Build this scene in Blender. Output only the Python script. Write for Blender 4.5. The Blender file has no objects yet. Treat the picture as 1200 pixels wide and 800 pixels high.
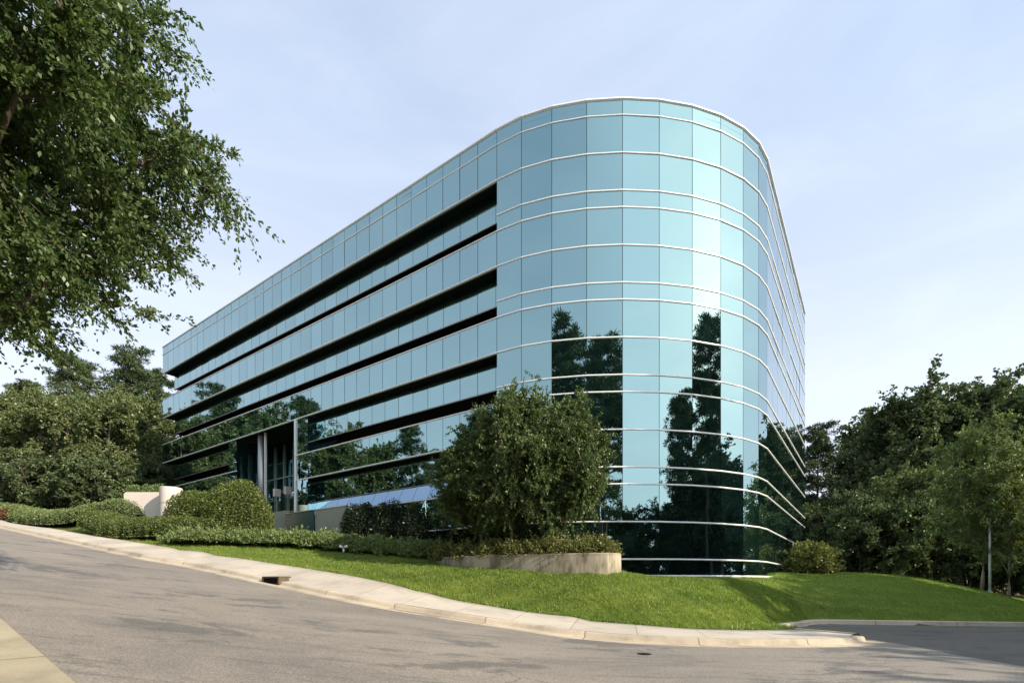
import bpy, bmesh, math, random
import numpy as np
from mathutils import Vector, Matrix
R = math.radians
F = 591.47; CX = 600.0; HY = 681.8            # the lens: pixels of a 1200 px wide picture
scn = bpy.context.scene
col = scn.collection
rng = np.random.default_rng(7)

# ------------------------------------------------------------------ helpers
def tag(o, label=None, cat=None, group=None, kind=None):
    if label: o['label'] = label
    if cat: o['category'] = cat
    if group: o['group'] = group
    if kind: o['kind'] = kind
    return o

def link(name, me, parent=None, loc=None):
    o = bpy.data.objects.new(name, me); col.objects.link(o)
    if parent is not None: o.parent = parent
    if loc is not None: o.location = loc
    return o

def empty(name, loc=(0, 0, 0), rz=0):
    o = bpy.data.objects.new(name, None); col.objects.link(o)
    o.location = loc; o.rotation_euler = (0, 0, rz); o.empty_display_size = .3
    return o

def np_mesh(name, V, faces, mat, smooth=False):
    """faces: list of (n,k) integer arrays; one material or list of (material) per array"""
    me = bpy.data.meshes.new(name)
    V = np.asarray(V, dtype=np.float32)
    me.vertices.add(len(V)); me.vertices.foreach_set('co', V.ravel())
    loops = np.concatenate([f.ravel() for f in faces]).astype(np.int32)
    sizes = np.concatenate([np.full(len(f), f.shape[1], dtype=np.int32) for f in faces])
    starts = np.concatenate([[0], np.cumsum(sizes)[:-1]]).astype(np.int32)
    me.loops.add(len(loops)); me.loops.foreach_set('vertex_index', loops)
    me.polygons.add(len(sizes)); me.polygons.foreach_set('loop_start', starts); me.polygons.foreach_set('loop_total', sizes)
    mats = mat if isinstance(mat, (list, tuple)) else [mat]
    for m in mats: me.materials.append(m)
    if len(mats) > 1:
        mi = np.concatenate([np.full(len(f), min(i, len(mats)-1), dtype=np.int32) for i, f in enumerate(faces)])
        me.polygons.foreach_set('material_index', mi)
    if smooth: me.polygons.foreach_set('use_smooth', np.ones(len(sizes), dtype=bool))
    me.update(calc_edges=True)
    return me

class MB:
    """collects polygons into one mesh"""
    def __init__(s): s.v = []; s.f = []; s.m = []
    def quad(s, a, b, c, d, m=0):
        n = len(s.v); s.v += [tuple(a), tuple(b), tuple(c), tuple(d)]; s.f.append((n, n+1, n+2, n+3)); s.m.append(m)
    def poly(s, pts, m=0):
        n = len(s.v); s.v += [tuple(p) for p in pts]; s.f.append(tuple(range(n, n+len(pts)))); s.m.append(m)
    def hexa(s, p, m=0):   # 8 points: bottom 4, top 4
        n = len(s.v); s.v += [tuple(q) for q in p]
        for f in ((3, 2, 1, 0), (4, 5, 6, 7), (0, 1, 5, 4), (1, 2, 6, 5), (2, 3, 7, 6), (3, 0, 4, 7)):
            s.f.append(tuple(n+i for i in f)); s.m.append(m)
    def box(s, c, sx, sy, sz, rz=0, m=0):
        ca, sa = math.cos(rz), math.sin(rz); P = []
        for z in (-sz/2, sz/2):
            for x, y in ((-sx/2, -sy/2), (sx/2, -sy/2), (sx/2, sy/2), (-sx/2, sy/2)):
                P.append((c[0]+ca*x-sa*y, c[1]+sa*x+ca*y, c[2]+z))
        s.hexa(P, m)
    def tube(s, pts, rad, n=8, m=0, cap=True):
        pts = [Vector(p) for p in pts]; base = len(s.v)
        if not hasattr(rad, '__len__'): rad = [rad]*len(pts)
        for i, p in enumerate(pts):
            d = (pts[min(i+1, len(pts)-1)]-pts[max(i-1, 0)]).normalized()
            a = d.cross(Vector((0, 0, 1)));
            if a.length < .05: a = d.cross(Vector((1, 0, 0)))
            a.normalize(); b = d.cross(a)
            for k in range(n):
                t = 2*math.pi*k/n; q = p+(a*math.cos(t)+b*math.sin(t))*rad[i]; s.v.append(tuple(q))
        for i in range(len(pts)-1):
            for k in range(n):
                s.f.append((base+i*n+k, base+i*n+(k+1) % n, base+(i+1)*n+(k+1) % n, base+(i+1)*n+k)); s.m.append(m)
        if cap:
            s.f.append(tuple(base+k for k in range(n))[::-1]); s.m.append(m)
            s.f.append(tuple(base+(len(pts)-1)*n+k for k in range(n))); s.m.append(m)
    def build(s, name, mat, parent=None, smooth=False, bevel=0):
        me = bpy.data.meshes.new(name); me.from_pydata(s.v, [], s.f)
        mats = mat if isinstance(mat, (list, tuple)) else [mat]
        for q in mats: me.materials.append(q)
        if len(mats) > 1: me.polygons.foreach_set('material_index', s.m)
        if smooth: me.polygons.foreach_set('use_smooth', [True]*len(s.f))
        me.update()
        o = link(name, me, parent)
        if bevel:
            b = o.modifiers.new('bevel', 'BEVEL'); b.width = bevel; b.segments = 2; b.limit_method = 'ANGLE'
        return o

# ------------------------------------------------------------------ materials
def new_mat(name):
    m = bpy.data.materials.new(name); m.use_nodes = True
    nt = m.node_tree; nt.nodes.clear()
    out = nt.nodes.new('ShaderNodeOutputMaterial')
    return m, nt, out
def N(nt, t, **kw):
    n = nt.nodes.new(t)
    for k, v in kw.items():
        if k in ('operation', 'blend_type', 'data_type', 'noise_dimensions', 'feature', 'sky_type', 'interpolation', 'distribution'): setattr(n, k, v)
        else: n.inputs[k.replace('_', ' ')].default_value = v
    return n
def ramp(nt, fac, stops):
    r = nt.nodes.new('ShaderNodeValToRGB'); el = r.color_ramp.elements
    while len(el) < len(stops): el.new(.5)
    for e, (p, c) in zip(el, stops): e.position = p; e.color = (*c, 1) if len(c) == 3 else c
    nt.links.new(fac, r.inputs[0]); return r.outputs[0]
def mixc(nt, f, a, b, mode='MIX'):
    n = nt.nodes.new('ShaderNodeMix'); n.data_type = 'RGBA'; n.blend_type = mode
    for i, v in ((0, f), (6, a), (7, b)):
        if hasattr(v, 'links'): nt.links.new(v, n.inputs[i])
        else: n.inputs[i].default_value = v if not hasattr(v, '__len__') else (*v, 1) if len(v) == 3 else v
    return n.outputs[2]
def noise(nt, scale, detail=4, rough=.55, vec=None, dist=0):
    n = N(nt, 'ShaderNodeTexNoise', Scale=scale, Detail=detail, Roughness=rough, Distortion=dist)
    if vec is not None: nt.links.new(vec, n.inputs['Vector'])
    return n.outputs[0]
def coords(nt, scale=None, which='Object', rot=None):
    t = nt.nodes.new('ShaderNodeTexCoord').outputs[which]
    if scale is None and rot is None: return t
    m = nt.nodes.new('ShaderNodeMapping'); nt.links.new(t, m.inputs[0])
    if scale: m.inputs['Scale'].default_value = scale
    if rot: m.inputs['Rotation'].default_value = rot
    return m.outputs[0]
def bump(nt, h, strength=.3, dist=.01):
    b = N(nt, 'ShaderNodeBump', Strength=strength, Distance=dist); nt.links.new(h, b.inputs['Height']); return b.outputs[0]

def simple(name, c, rough=.5, metal=0, spec=.5, var=.08, nscale=6, bmp=0):
    m, nt, out = new_mat(name)
    p = N(nt, 'ShaderNodeBsdfPrincipled', Roughness=rough, Metallic=metal); p.inputs['Specular IOR Level'].default_value = spec
    v = coords(nt); f = noise(nt, nscale, 5, .6, v)
    c2 = mixc(nt, f, tuple(max(0, x*(1-var*1.8)) for x in c), tuple(min(1, x*(1+var*1.8)) for x in c))
    nt.links.new(c2, p.inputs['Base Color'])
    if bmp: nt.links.new(bump(nt, noise(nt, nscale*8, 4, .6, v), bmp, .01), p.inputs['Normal'])
    nt.links.new(p.outputs[0], out.inputs[0]); return m

def leaf_mat(name, dark, light, trans=.3, gloss=.03, tint=(1.15, 1.3, .6), clump=.8, rnd=.5, streak=False):
    m, nt, out = new_mat(name)
    g = nt.nodes.new('ShaderNodeNewGeometry')
    v = coords(nt)
    n1 = noise(nt, clump, 4, .6, coords(nt, (.3, 1.5, 1), rot=(0, 0, R(-24))) if streak else v, .5 if streak else 0)
    mm = N(nt, 'ShaderNodeMath', operation='MULTIPLY'); nt.links.new(g.outputs['Random Per Island'], mm.inputs[0]); mm.inputs[1].default_value = rnd
    a = N(nt, 'ShaderNodeMath', operation='MULTIPLY_ADD'); nt.links.new(n1, a.inputs[0]); a.inputs[1].default_value = 1.3; nt.links.new(mm.outputs[0], a.inputs[2])
    s = N(nt, 'ShaderNodeMath', operation='SUBTRACT'); nt.links.new(a.outputs[0], s.inputs[0]); s.inputs[1].default_value = .4
    s.use_clamp = True
    c = mixc(nt, s.outputs[0], dark, light)
    d = nt.nodes.new('ShaderNodeBsdfDiffuse'); nt.links.new(c, d.inputs[0])
    t = nt.nodes.new('ShaderNodeBsdfTranslucent'); nt.links.new(mixc(nt, 1, c, tint, 'MULTIPLY'), t.inputs[0])
    m1 = nt.nodes.new('ShaderNodeMixShader'); m1.inputs[0].default_value = trans
    nt.links.new(d.outputs[0], m1.inputs[1]); nt.links.new(t.outputs[0], m1.inputs[2])
    gl = N(nt, 'ShaderNodeBsdfGlossy', Roughness=.42); gl.inputs[0].default_value = (.8, .85, .75, 1)
    m2 = nt.nodes.new('ShaderNodeMixShader'); m2.inputs[0].default_value = gloss
    nt.links.new(m1.outputs[0], m2.inputs[1]); nt.links.new(gl.outputs[0], m2.inputs[2])
    nt.links.new(m2.outputs[0], out.inputs[0]); return m

def glass_mat(name, tint, body, var=.1):
    """coated reflective curtain wall glass"""
    m, nt, out = new_mat(name)
    g = nt.nodes.new('ShaderNodeNewGeometry')
    v = coords(nt)
    cc = mixc(nt, g.outputs['Random Per Island'], tuple(x*(1-var) for x in tint), tuple(min(1, x*(1+var)) for x in tint))
    nb = bump(nt, noise(nt, .8, 2, .4, v), .16, .02)
    coat = N(nt, 'ShaderNodeBsdfGlossy', Roughness=0.0); nt.links.new(cc, coat.inputs[0]); nt.links.new(nb, coat.inputs['Normal'])
    face = N(nt, 'ShaderNodeBsdfGlossy', Roughness=0.0); face.inputs[0].default_value = (.95, .96, 1, 1); nt.links.new(nb, face.inputs['Normal'])
    dif = nt.nodes.new('ShaderNodeBsdfDiffuse'); dif.inputs[0].default_value = (*body, 1)
    mA = nt.nodes.new('ShaderNodeAddShader'); nt.links.new(dif.outputs[0], mA.inputs[0]); nt.links.new(coat.outputs[0], mA.inputs[1])
    fr = N(nt, 'ShaderNodeFresnel', IOR=1.5)
    mB = nt.nodes.new('ShaderNodeMixShader'); nt.links.new(fr.outputs[0], mB.inputs[0]); nt.links.new(mA.outputs[0], mB.inputs[1]); nt.links.new(face.outputs[0], mB.inputs[2])
    nt.links.new(mB.outputs[0], out.inputs[0]); return m

M = {}
M['glass'] = glass_mat('reflective_glass', (.250, .390, .385), (.002, .006, .006), .055)
M['sill_glass'] = glass_mat('sloped_glass', (.42, .66, .68), (.004, .010, .012), .04)
M['blue_glass'] = glass_mat('blue_sill_glass', (.25, .37, .46), (.01, .015, .03), .03)
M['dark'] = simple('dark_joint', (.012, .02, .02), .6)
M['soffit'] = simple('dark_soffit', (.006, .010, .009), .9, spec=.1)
M['metal'] = simple('bright_metal', (.88, .88, .87), .35, .15, var=.02)
M['metal_grey'] = simple('brushed_metal', (.42, .42, .40), .4, .8, var=.04)
M['roof'] = simple('roof_membrane', (.3, .3, .29), .9)
M['teal'] = simple('teal_panel', (.03, .075, .075), .25)

def concrete(name, c, stain=.5, rough=.85, joints=0):
    m, nt, out = new_mat(name)
    p = N(nt, 'ShaderNodeBsdfPrincipled', Roughness=rough)
    v = coords(nt)
    n1 = noise(nt, .9, 6, .65, v); n2 = noise(nt, 60, 3, .6, v)
    c1 = ramp(nt, n1, [(.3, tuple(x*(1-.35*stain) for x in c)), (.5, c), (.75, tuple(min(1, x*(1+.16*stain)) for x in c))])
    sp = ramp(nt, n2, [(.3, (.80, .79, .77)), (.6, (1.04, 1.04, 1.04))])
    c2 = mixc(nt, .8, c1, sp, 'MULTIPLY')
    h = n2
    if joints:
        uv = nt.nodes.new('ShaderNodeUVMap').outputs[0]
        sx = nt.nodes.new('ShaderNodeSeparateXYZ'); nt.links.new(uv, sx.inputs[0])
        dv = N(nt, 'ShaderNodeMath', operation='DIVIDE'); nt.links.new(sx.outputs[0], dv.inputs[0]); dv.inputs[1].default_value = joints
        fr = N(nt, 'ShaderNodeMath', operation='FRACT'); nt.links.new(dv.outputs[0], fr.inputs[0])
        jl = ramp(nt, fr.outputs[0], [(0, (.25, .22, .18)), (.006, (.3, .27, .22)), (.011, (1, 1, 1)), (1, (1, 1, 1))])
        c2 = mixc(nt, 1, c2, jl, 'MULTIPLY')
        fl = N(nt, 'ShaderNodeMath', operation='FLOOR'); nt.links.new(dv.outputs[0], fl.inputs[0])
        wn = nt.nodes.new('ShaderNodeTexWhiteNoise'); wn.noise_dimensions = '1D'; nt.links.new(fl.outputs[0], wn.inputs['W'])
        c2 = mixc(nt, 1, c2, ramp(nt, wn.outputs[0], [(0, (.88, .87, .86)), (1, (1.06, 1.05, 1.03))]), 'MULTIPLY')
    nt.links.new(c2, p.inputs['Base Color'])
    nt.links.new(bump(nt, h, .25, .004), p.inputs['Normal'])
    nt.links.new(p.outputs[0], out.inputs[0]); return m
M['walk'] = concrete('sidewalk_concrete', (.50, .45, .385), .6, joints=1.8)
M['kerb'] = concrete('kerb_concrete', (.48, .41, .315), 1.1, joints=3.0)
M['near'] = concrete('near_slab_concrete', (.36, .315, .225), .9, joints=3.0)
M['pale'] = concrete('pale_plaster', (.66, .59, .53), .15)
M['cwall'] = concrete('grey_concrete_wall', (.30, .31, .26), .5)

def planter_mat():
    m, nt, out = new_mat('stained_planter_concrete')
    p = N(nt, 'ShaderNodeBsdfPrincipled', Roughness=.9)
    v = coords(nt); vs = coords(nt, (1.5, 1.5, .5))
    n1 = noise(nt, 1.6, 5, .65, vs); n2 = noise(nt, 45, 3, .6, v)
    c = ramp(nt, n1, [(.36, (.17, .145, .10)), (.46, (.32, .28, .20)), (.58, (.45, .40, .31))])
    sx = nt.nodes.new('ShaderNodeSeparateXYZ'); nt.links.new(coords(nt, which='Generated'), sx.inputs[0])
    top = ramp(nt, sx.outputs[2], [(0, (.8, .82, .72)), (.9, (1, 1, 1)), (1, (.75, .72, .66))])
    c = mixc(nt, 1, c, top, 'MULTIPLY')
    c = mixc(nt, .7, c, ramp(nt, n2, [(.3, (.75, .75, .75)), (.6, (1.05, 1.05, 1.05))]), 'MULTIPLY')
    nt.links.new(c, p.inputs['Base Color']); nt.links.new(bump(nt, n2, .4, .01), p.inputs['Normal'])
    nt.links.new(p.outputs[0], out.inputs[0]); return m
M['planter'] = planter_mat()

def asphalt(name='worn_asphalt', tone=.93):
    m, nt, out = new_mat(name)
    p = N(nt, 'ShaderNodeBsdfPrincipled', Roughness=.82)
    v = coords(nt)
    along = coords(nt, (.34, 1.0, 1), rot=(0, 0, R(28)))       # long wear streaks along the road
    a = noise(nt, .62, 9, .70, along, .6)
    b = noise(nt, .23, 5, .6, v, .8)
    grit = noise(nt, 33, 4, .78, v); grit2 = noise(nt, 120, 2, .6, v)
    base = ramp(nt, a, [(.32, (.190, .174, .158)), (.45, (.240, .217, .192)), (.60, (.285, .256, .222)), (.8, (.325, .292, .250))])
    pat = ramp(nt, b, [(.30, (.88, .88, .90)), (.45, (1, 1, 1)), (.7, (1.06, 1.05, 1.03))])
    c = mixc(nt, 1, base, pat, 'MULTIPLY')
    # dark tar strips and oily patches
    tar = noise(nt, .55, 9, .74, coords(nt, (.55, 1.3, 1), rot=(0, 0, R(28))), .4)
    c = mixc(nt, ramp(nt, tar, [(.552, (0, 0, 0)), (.59, (.72, .72, .72))]), c, (.115, .112, .108))
    scf = noise(nt, 1.1, 9, .72, coords(nt, (.3, 3.4, 1), rot=(0, 0, R(4))), .2)
    c = mixc(nt, ramp(nt, scf, [(.56, (0, 0, 0)), (.61, (.5, .5, .5))]), c, (.12, .115, .108))
    c = mixc(nt, 1, c, ramp(nt, grit, [(.32, (.45, .45, .46)), (.5, (.90, .89, .88)), (.70, (1.55, 1.48, 1.38))]), 'MULTIPLY')
    c = mixc(nt, 1, c, ramp(nt, grit2, [(.3, (.7, .7, .7)), (.6, (1.15, 1.15, 1.15))]), 'MULTIPLY')
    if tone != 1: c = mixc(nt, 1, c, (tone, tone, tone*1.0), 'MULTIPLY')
    # hairline cracks, broken up so that they come and go
    vo = N(nt, 'ShaderNodeTexVoronoi', feature='DISTANCE_TO_EDGE', Scale=.33)
    wn = N(nt, 'ShaderNodeTexNoise', Scale=1.6, Detail=7, Roughness=.65); nt.links.new(v, wn.inputs['Vector'])
    nt.links.new(mixc(nt, .55, v, wn.outputs[1], 'ADD'), vo.inputs['Vector'])
    ck = ramp(nt, vo.outputs[0], [(0, (.38, .38, .38)), (.0025, (.55, .55, .55)), (.006, (1, 1, 1))])
    c = mixc(nt, ramp(nt, noise(nt, .45, 3, .5, v), [(.5, (0, 0, 0)), (.58, (.8, .8, .8))]), c, mixc(nt, 1, c, ck, 'MULTIPLY'))
    nt.links.new(c, p.inputs['Base Color'])
    nt.links.new(bump(nt, grit, .55, .008), p.inputs['Normal'])
    nt.links.new(p.outputs[0], out.inputs[0]); return m
M['asphalt'] = asphalt()
M['lot'] = asphalt('lot_asphalt_with_shade', .42)  # asphalt darkened, the tree shade on the lot is put into its colour

def ground_mat():
    m, nt, out = new_mat('turf')
    p = N(nt, 'ShaderNodeBsdfPrincipled', Roughness=1); p.inputs['Specular IOR Level'].default_value = .1
    v = coords(nt)
    mow = noise(nt, .5, 3, .5, coords(nt, (.25, 1.4, 1), rot=(0, 0, R(-18))), .8)
    n1 = noise(nt, 1.3, 5, .6, v); n2 = noise(nt, 26, 3, .7, v)
    g = ramp(nt, n1, [(.3, (.085, .125, .024)), (.55, (.120, .170, .034)), (.75, (.160, .200, .046))])
    g = mixc(nt, 1, g, ramp(nt, mow, [(.3, (.82, .85, .8)), (.65, (1.25, 1.15, 1.1))]), 'MULTIPLY')
    g = mixc(nt, .85, g, ramp(nt, n2, [(.3, (.5, .5, .5)), (.65, (1.35, 1.3, 1.2))]), 'MULTIPLY')
    brown = ramp(nt, n2, [(.3, (.045, .030, .016)), (.7, (.10, .066, .038))])
    att = nt.nodes.new('ShaderNodeAttribute'); att.attribute_name = 'litter'
    c = mixc(nt, att.outputs['Fac'], g, brown)
    nt.links.new(c, p.inputs['Base Color']); nt.links.new(bump(nt, n2, .8, .05), p.inputs['Normal'])
    nt.links.new(p.outputs[0], out.inputs[0]); return m
M['ground'] = ground_mat()
M['mulch'] = simple('bark_mulch', (.12, .055, .025), 1, var=.4, nscale=30, bmp=1)
M['grass'] = leaf_mat('grass_blades', (0.088, 0.16, 0.026), (0.275, 0.345, 0.07), .35, .03, clump=.9, rnd=.62, streak=True)
M['bark'] = simple('bark', (.085, .062, .045), .95, var=.35, nscale=9, bmp=.8)
M['bark_pale'] = simple('pale_bark', (.26, .21, .16), .95, var=.3, nscale=7, bmp=.6)
M['maple'] = leaf_mat('maple_leaf', (0.036, 0.07, 0.028), (0.12, 0.168, 0.058), .34, .03, clump=1.2, rnd=.7)
M['oak'] = leaf_mat('broad_leaf', (0.066, 0.1, 0.04), (0.185, 0.212, 0.082), .25, .03, clump=.5)
M['oak_dark'] = leaf_mat('dark_broad_leaf', (0.055, 0.09, 0.042), (0.14, 0.172, 0.075), .2, .03, clump=.5)
M['shaded_leaf'] = leaf_mat('shaded_broad_leaf', (.020, .036, .016), (.058, .076, .032), .15, .02, clump=.5)  # darker copy of broad_leaf: shaded sides of mirrored trees put into the colour
M['birch'] = leaf_mat('pale_green_leaf', (.085, .125, .045), (.22, .255, .105), .3, .03, clump=1)
M['pine'] = leaf_mat('pine_needles', (0.036, 0.062, 0.03), (0.095, 0.125, 0.055), .12, .03, clump=.6)
M['holly'] = leaf_mat('holly_leaf', (0.04, 0.074, 0.026), (0.125, 0.168, 0.056), .22, .03, clump=1.6, rnd=.6)
M['juniper'] = leaf_mat('juniper_leaf', (0.085, 0.14, 0.045), (0.26, 0.31, 0.13), .25, .03, clump=2.2)
M['hedge'] = leaf_mat('hedge_leaf', (0.07, 0.115, 0.03), (0.175, 0.205, 0.068), .25, .03, clump=1.3)
M['boxwood'] = leaf_mat('boxwood_leaf', (0.055, 0.095, 0.022), (0.165, 0.19, 0.055), .25, .03, clump=2.0)
M['yew'] = leaf_mat('yew_leaf', (0.012, 0.022, 0.01), (0.03, 0.044, 0.02), .1, .03, clump=1.5)
M['nandina'] = leaf_mat('nandina_leaf', (0.08, 0.105, 0.028), (0.22, 0.215, 0.08), .3, .03, clump=2.2, rnd=.7)
M['core'] = simple('twigs_and_dark_core', (.012, .014, .007), 1)
M['white'] = simple('white_paint', (.75, .75, .73), .4, var=.03)
M['black'] = simple('black_iron', (.006, .006, .006), .9, spec=.1)

# ------------------------------------------------------------------ terrain functions
def zr(x, y):
    """height of the paved surfaces; the eye is at 0"""
    x = np.asarray(x, float); y = np.asarray(y, float)
    u = -(x-2.3)*.9+(y-13.6)*.43
    sp = lambda t, w: w*np.logaddexp(0, t/w)
    z = -1.62+.13*(sp(u, 1.5)-sp(u-62, 6))
    return z-.012*(sp(x-12, 4))
def G(px, py, dz=0.0):
    """ground point seen at a pixel of the photograph"""
    k = (px-CX)/F; s = (HY-py)/F
    lo = 3.0; Y = None
    prev = None
    for yy in np.arange(3, 90, .05):
        d = s*yy-(float(zr(k*yy, yy))+dz)
        if prev is not None and (d > 0) != (prev > 0):
            Y = yy-.05*abs(d)/(abs(d)+abs(prev)); break
        prev = d
    if Y is None: Y = 60
    return np.array([k*Y, Y])
def densify(P, step=.5):
    P = np.asarray(P, float)
    # Catmull-Rom through the points
    out = []
    Q = np.vstack([2*P[0]-P[1], P, 2*P[-1]-P[-2]])
    for i in range(1, len(Q)-2):
        n = max(1, int(np.linalg.norm(Q[i+1]-Q[i])/step))
        for k in range(n):
            t = k/n
            out.append(.5*((2*Q[i])+(-Q[i-1]+Q[i+1])*t+(2*Q[i-1]-5*Q[i]+4*Q[i+1]-Q[i+2])*t*t+(-Q[i-1]+3*Q[i]-3*Q[i+1]+Q[i+2])*t**3))
    out.append(P[-1]); return np.array(out)
def resample(P, n):
    d = np.concatenate([[0], np.cumsum(np.linalg.norm(np.diff(P, axis=0), axis=1))])
    t = np.linspace(0, d[-1], n)
    return np.stack([np.interp(t, d, P[:, 0]), np.interp(t, d, P[:, 1])], 1)

far_px = [(0, 619), (140, 650), (210, 663), (297, 682), (420, 708), (510, 723), (600, 737), (650, 745), (750, 754), (850, 758), (950, 758), (1015, 756.5), (1040, 752.5)]
FK = [G(*p) for p in far_px]
e0 = (FK[0]-FK[1]); e0 /= np.linalg.norm(e0)
FK = [FK[0]+e0*22, FK[0]+e0*9]+FK
nose = FK[-1]
FK = densify(np.array(FK), .4)
back_px = [(0, 611), (84, 622), (140, 631.7), (210, 643), (315, 659), (420, 675), (510, 697), (600, 715), (650, 722), (725, 730), (800, 736), (850, 737.5), (940, 737.5)]
Tk = np.gradient(FK, axis=0); Tk /= np.linalg.norm(Tk, axis=1)[:, None]; Nk = np.c_[-Tk[:, 1], Tk[:, 0]]
BKd = []; BKz = []
for p, n_ in zip(FK, Nk):
    if p[0] > 8.0: break
    w_ = float(np.interp(p[0], [-30, -15, -3, 3, 8], [2.4, 2.6, 2.9, 3.1, 3.0]))
    q_ = p+n_*w_; px_ = CX+F*q_[0]/q_[1]
    zz = (HY-float(np.interp(px_, [b[0] for b in back_px], [b[1] for b in back_px])))/F*q_[1] if px_ > 0 else float(zr(*q_))+.5
    BKd.append(q_); BKz.append(min(max(zz, float(zr(*q_))+.14), float(zr(*q_))+.75))
TIPB = np.array([9.1, 15.9])
for t_ in (.5, 1.0):
    BKd.append(BKd[-1]*(1-t_)+TIPB*t_); BKz.append(float(zr(*BKd[-1]))+.15)
BKd = np.array(BKd); BKz = np.array(BKz)
kk_ = np.ones(9)/9; BKz = np.r_[BKz[:4], np.convolve(BKz, kk_, 'valid'), BKz[-4:]]
# far kerb of the lot: from the nose back under the bank, then to the right
lotk = [nose+np.array([-.15, .9]), TIPB+np.array([.15, .1]), np.array([8.95, 16.6]), np.array([9.8, 17.9]), np.array([11.0, 18.8])]
K2 = lotk+[G(960, 731), G(1050, 732), G(1200, 734)]
K2.append(K2[-1]+np.array([12., .3])); K2.append(K2[-1]+np.array([30., 2.]))
K2 = densify(np.array(K2), .5)
NK = [G(0, 722, .13), G(45, 760, .13), G(92, 800, .13)]
n0 = NK[2]-NK[0]; n0 /= np.linalg.norm(n0)
NKl = [NK[0]-n0*45, NK[0]-n0*20, NK[0]-n0*8]+NK+[NK[2]+n0*6, NK[2]+n0*14, NK[2]+n0*26+np.array([4, 2.]), np.array([36, -9.]), np.array([60., -8.])]
NKl = densify(np.array(NKl), .6)

_T = np.gradient(NKl, axis=0); _T /= np.linalg.norm(_T, axis=1)[:, None]; NKo = NKl-np.c_[-_T[:, 1], _T[:, 0]]*1.8
Pp = np.vstack([BKd, K2[::1], NKo[::-1]])       # outline of everything paved, up to the lawn edge
ZP = np.r_[BKz, zr(K2[:, 0], K2[:, 1])+.10, zr(NKo[::-1, 0], NKo[::-1, 1])+.15]
def poly_inside(x, y, P):
    ins = np.zeros(x.shape, bool); n = len(P)
    for i in range(n):
        x1, y1 = P[i]; x2, y2 = P[(i+1) % n]
        if y1 == y2: continue
        c = ((y1 > y) != (y2 > y)) & (x < (x2-x1)*(y-y1)/(y2-y1)+x1)
        ins ^= c
    return ins
def poly_dist(x, y, P, closed=True, Z=None):
    best = np.full(x.shape, 1e9); n = len(P); zb_ = np.zeros(x.shape)
    for i in range(n if closed else n-1):
        a = P[i]; b = P[(i+1) % n]; d = b-a; L = d@d
        if L < 1e-9: continue
        t = np.clip(((x-a[0])*d[0]+(y-a[1])*d[1])/L, 0, 1)
        dd_ = np.hypot(x-a[0]-t*d[0], y-a[1]-t*d[1]); m_ = dd_ < best
        if Z is not None: zb_ = np.where(m_, Z[i]*(1-t)+Z[(i+1) % n]*t, zb_)
        best = np.where(m_, dd_, best)
    return best if Z is None else (best, zb_)

# ------------------------------------------------------------------ building plan
S = 4.0
mx = [582.2, 611, 646.6, 687.5, 729.5, 772.6, 811.3, 844.6, 871, 889, 898.8]
hd = -.6182; t0 = .167; turn = .1268; w = .371*S
q = np.array([-.2068, 5.8553])*S; VP = [q]; t = hd+t0
for i in range(10):
    q = q+w*np.array([math.cos(t), math.sin(t)]); VP.append(q); t += turn
VP = [np.array([(mx[i]-CX)/F*p[1], p[1]]) for i, p in enumerate(VP)]
eL = np.array([-math.cos(hd), -math.sin(hd)]); nL = np.array([math.sin(hd), -math.cos(hd)])
eR = np.array([-math.sin(hd), math.cos(hd)]); nR = np.array([math.cos(hd), math.sin(hd)])
LL = 9.3661*S; RL = 3.8146*S
PA = VP[0]+eL*LL
kx = (943.2-CX)/F
# far end of the right facade, on its ray
tt = (kx*VP[10][1]-VP[10][0])/(eR[0]-kx*eR[1]); RL = tt if 8 < tt < 30 else RL
PB = VP[10]+eR*RL
def Lz(k):
    if k == 'R': return (5.066+.1776)*S
    n, m_ = divmod(k-1, 3)
    return (5.066-n-(0, .4083, .8156)[m_])*S
PC = PB+eL*30; PD = PA-nL*0+np.array([eR[0], eR[1]])*24
plan = [PA]+VP+[PB, PC, PD]

# ------------------------------------------------------------------ ground heights by thin plate spline
ctl = []
def c_(x, y, z): ctl.append((x, y, z))
def cp(px, Y, z): ctl.append(((px-CX)/F*Y, Y, z))
for i in range(0, len(BKd), 7): c_(*BKd[i], float(BKz[i]))
for i in range(0, len(K2), 9): c_(*K2[i], float(zr(*K2[i]))+.15)
for i in range(0, len(NKl), 10): c_(*NKo[i], float(zr(*NKo[i]))+.15)
for i in range(3, 11):
    n_ = np.array([VP[i][0]-6.5, VP[i][1]-28]); n_ /= np.linalg.norm(n_); c_(*(VP[i]+n_*.5), .10)
c_(*PB, .1); c_(*(PB+eR*6), .1)
cp(728, 18.3, .36); cp(690, 18.2, .36); cp(600, 19.3, .52); cp(540, 20.6, .62); cp(760, 18.6, .05); cp(800, 19.5, .15); cp(860, 20.5, .1)
cp(500, 24, 1.25); cp(400, 26.5, 1.8); cp(300, 27.2, 2.1); cp(215, 27.5, 2.35)
cp(480, 28, 1.8); cp(400, 30, 3.0); cp(330, 31, 2.9); cp(278, 29, 2.7); cp(225, 30.5, 3.2); cp(190, 33, 3.9); cp(140, 33, 4.4)
cp(120, 27, 2.9); cp(30, 30, 3.5); c_(-30, 40, 5.2); c_(-42, 45, 5.6); c_(-60, 40, 5.8); c_(-34, 55, 5.4); c_(-60, 70, 5.5)
cp(1000, 26, .25); cp(950, 27, .35); cp(1100, 26, -.05); cp(1180, 26, -.75); cp(1200, 25, -1.1); cp(1100, 34, -.3); cp(1000, 36, .1)
cp(1250, 26, -1.6); c_(60, 30, -2.2); c_(45, 45, -1.2); c_(30, 60, -.5); c_(0, 80, 1.5); c_(70, 60, -1.5)
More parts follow.
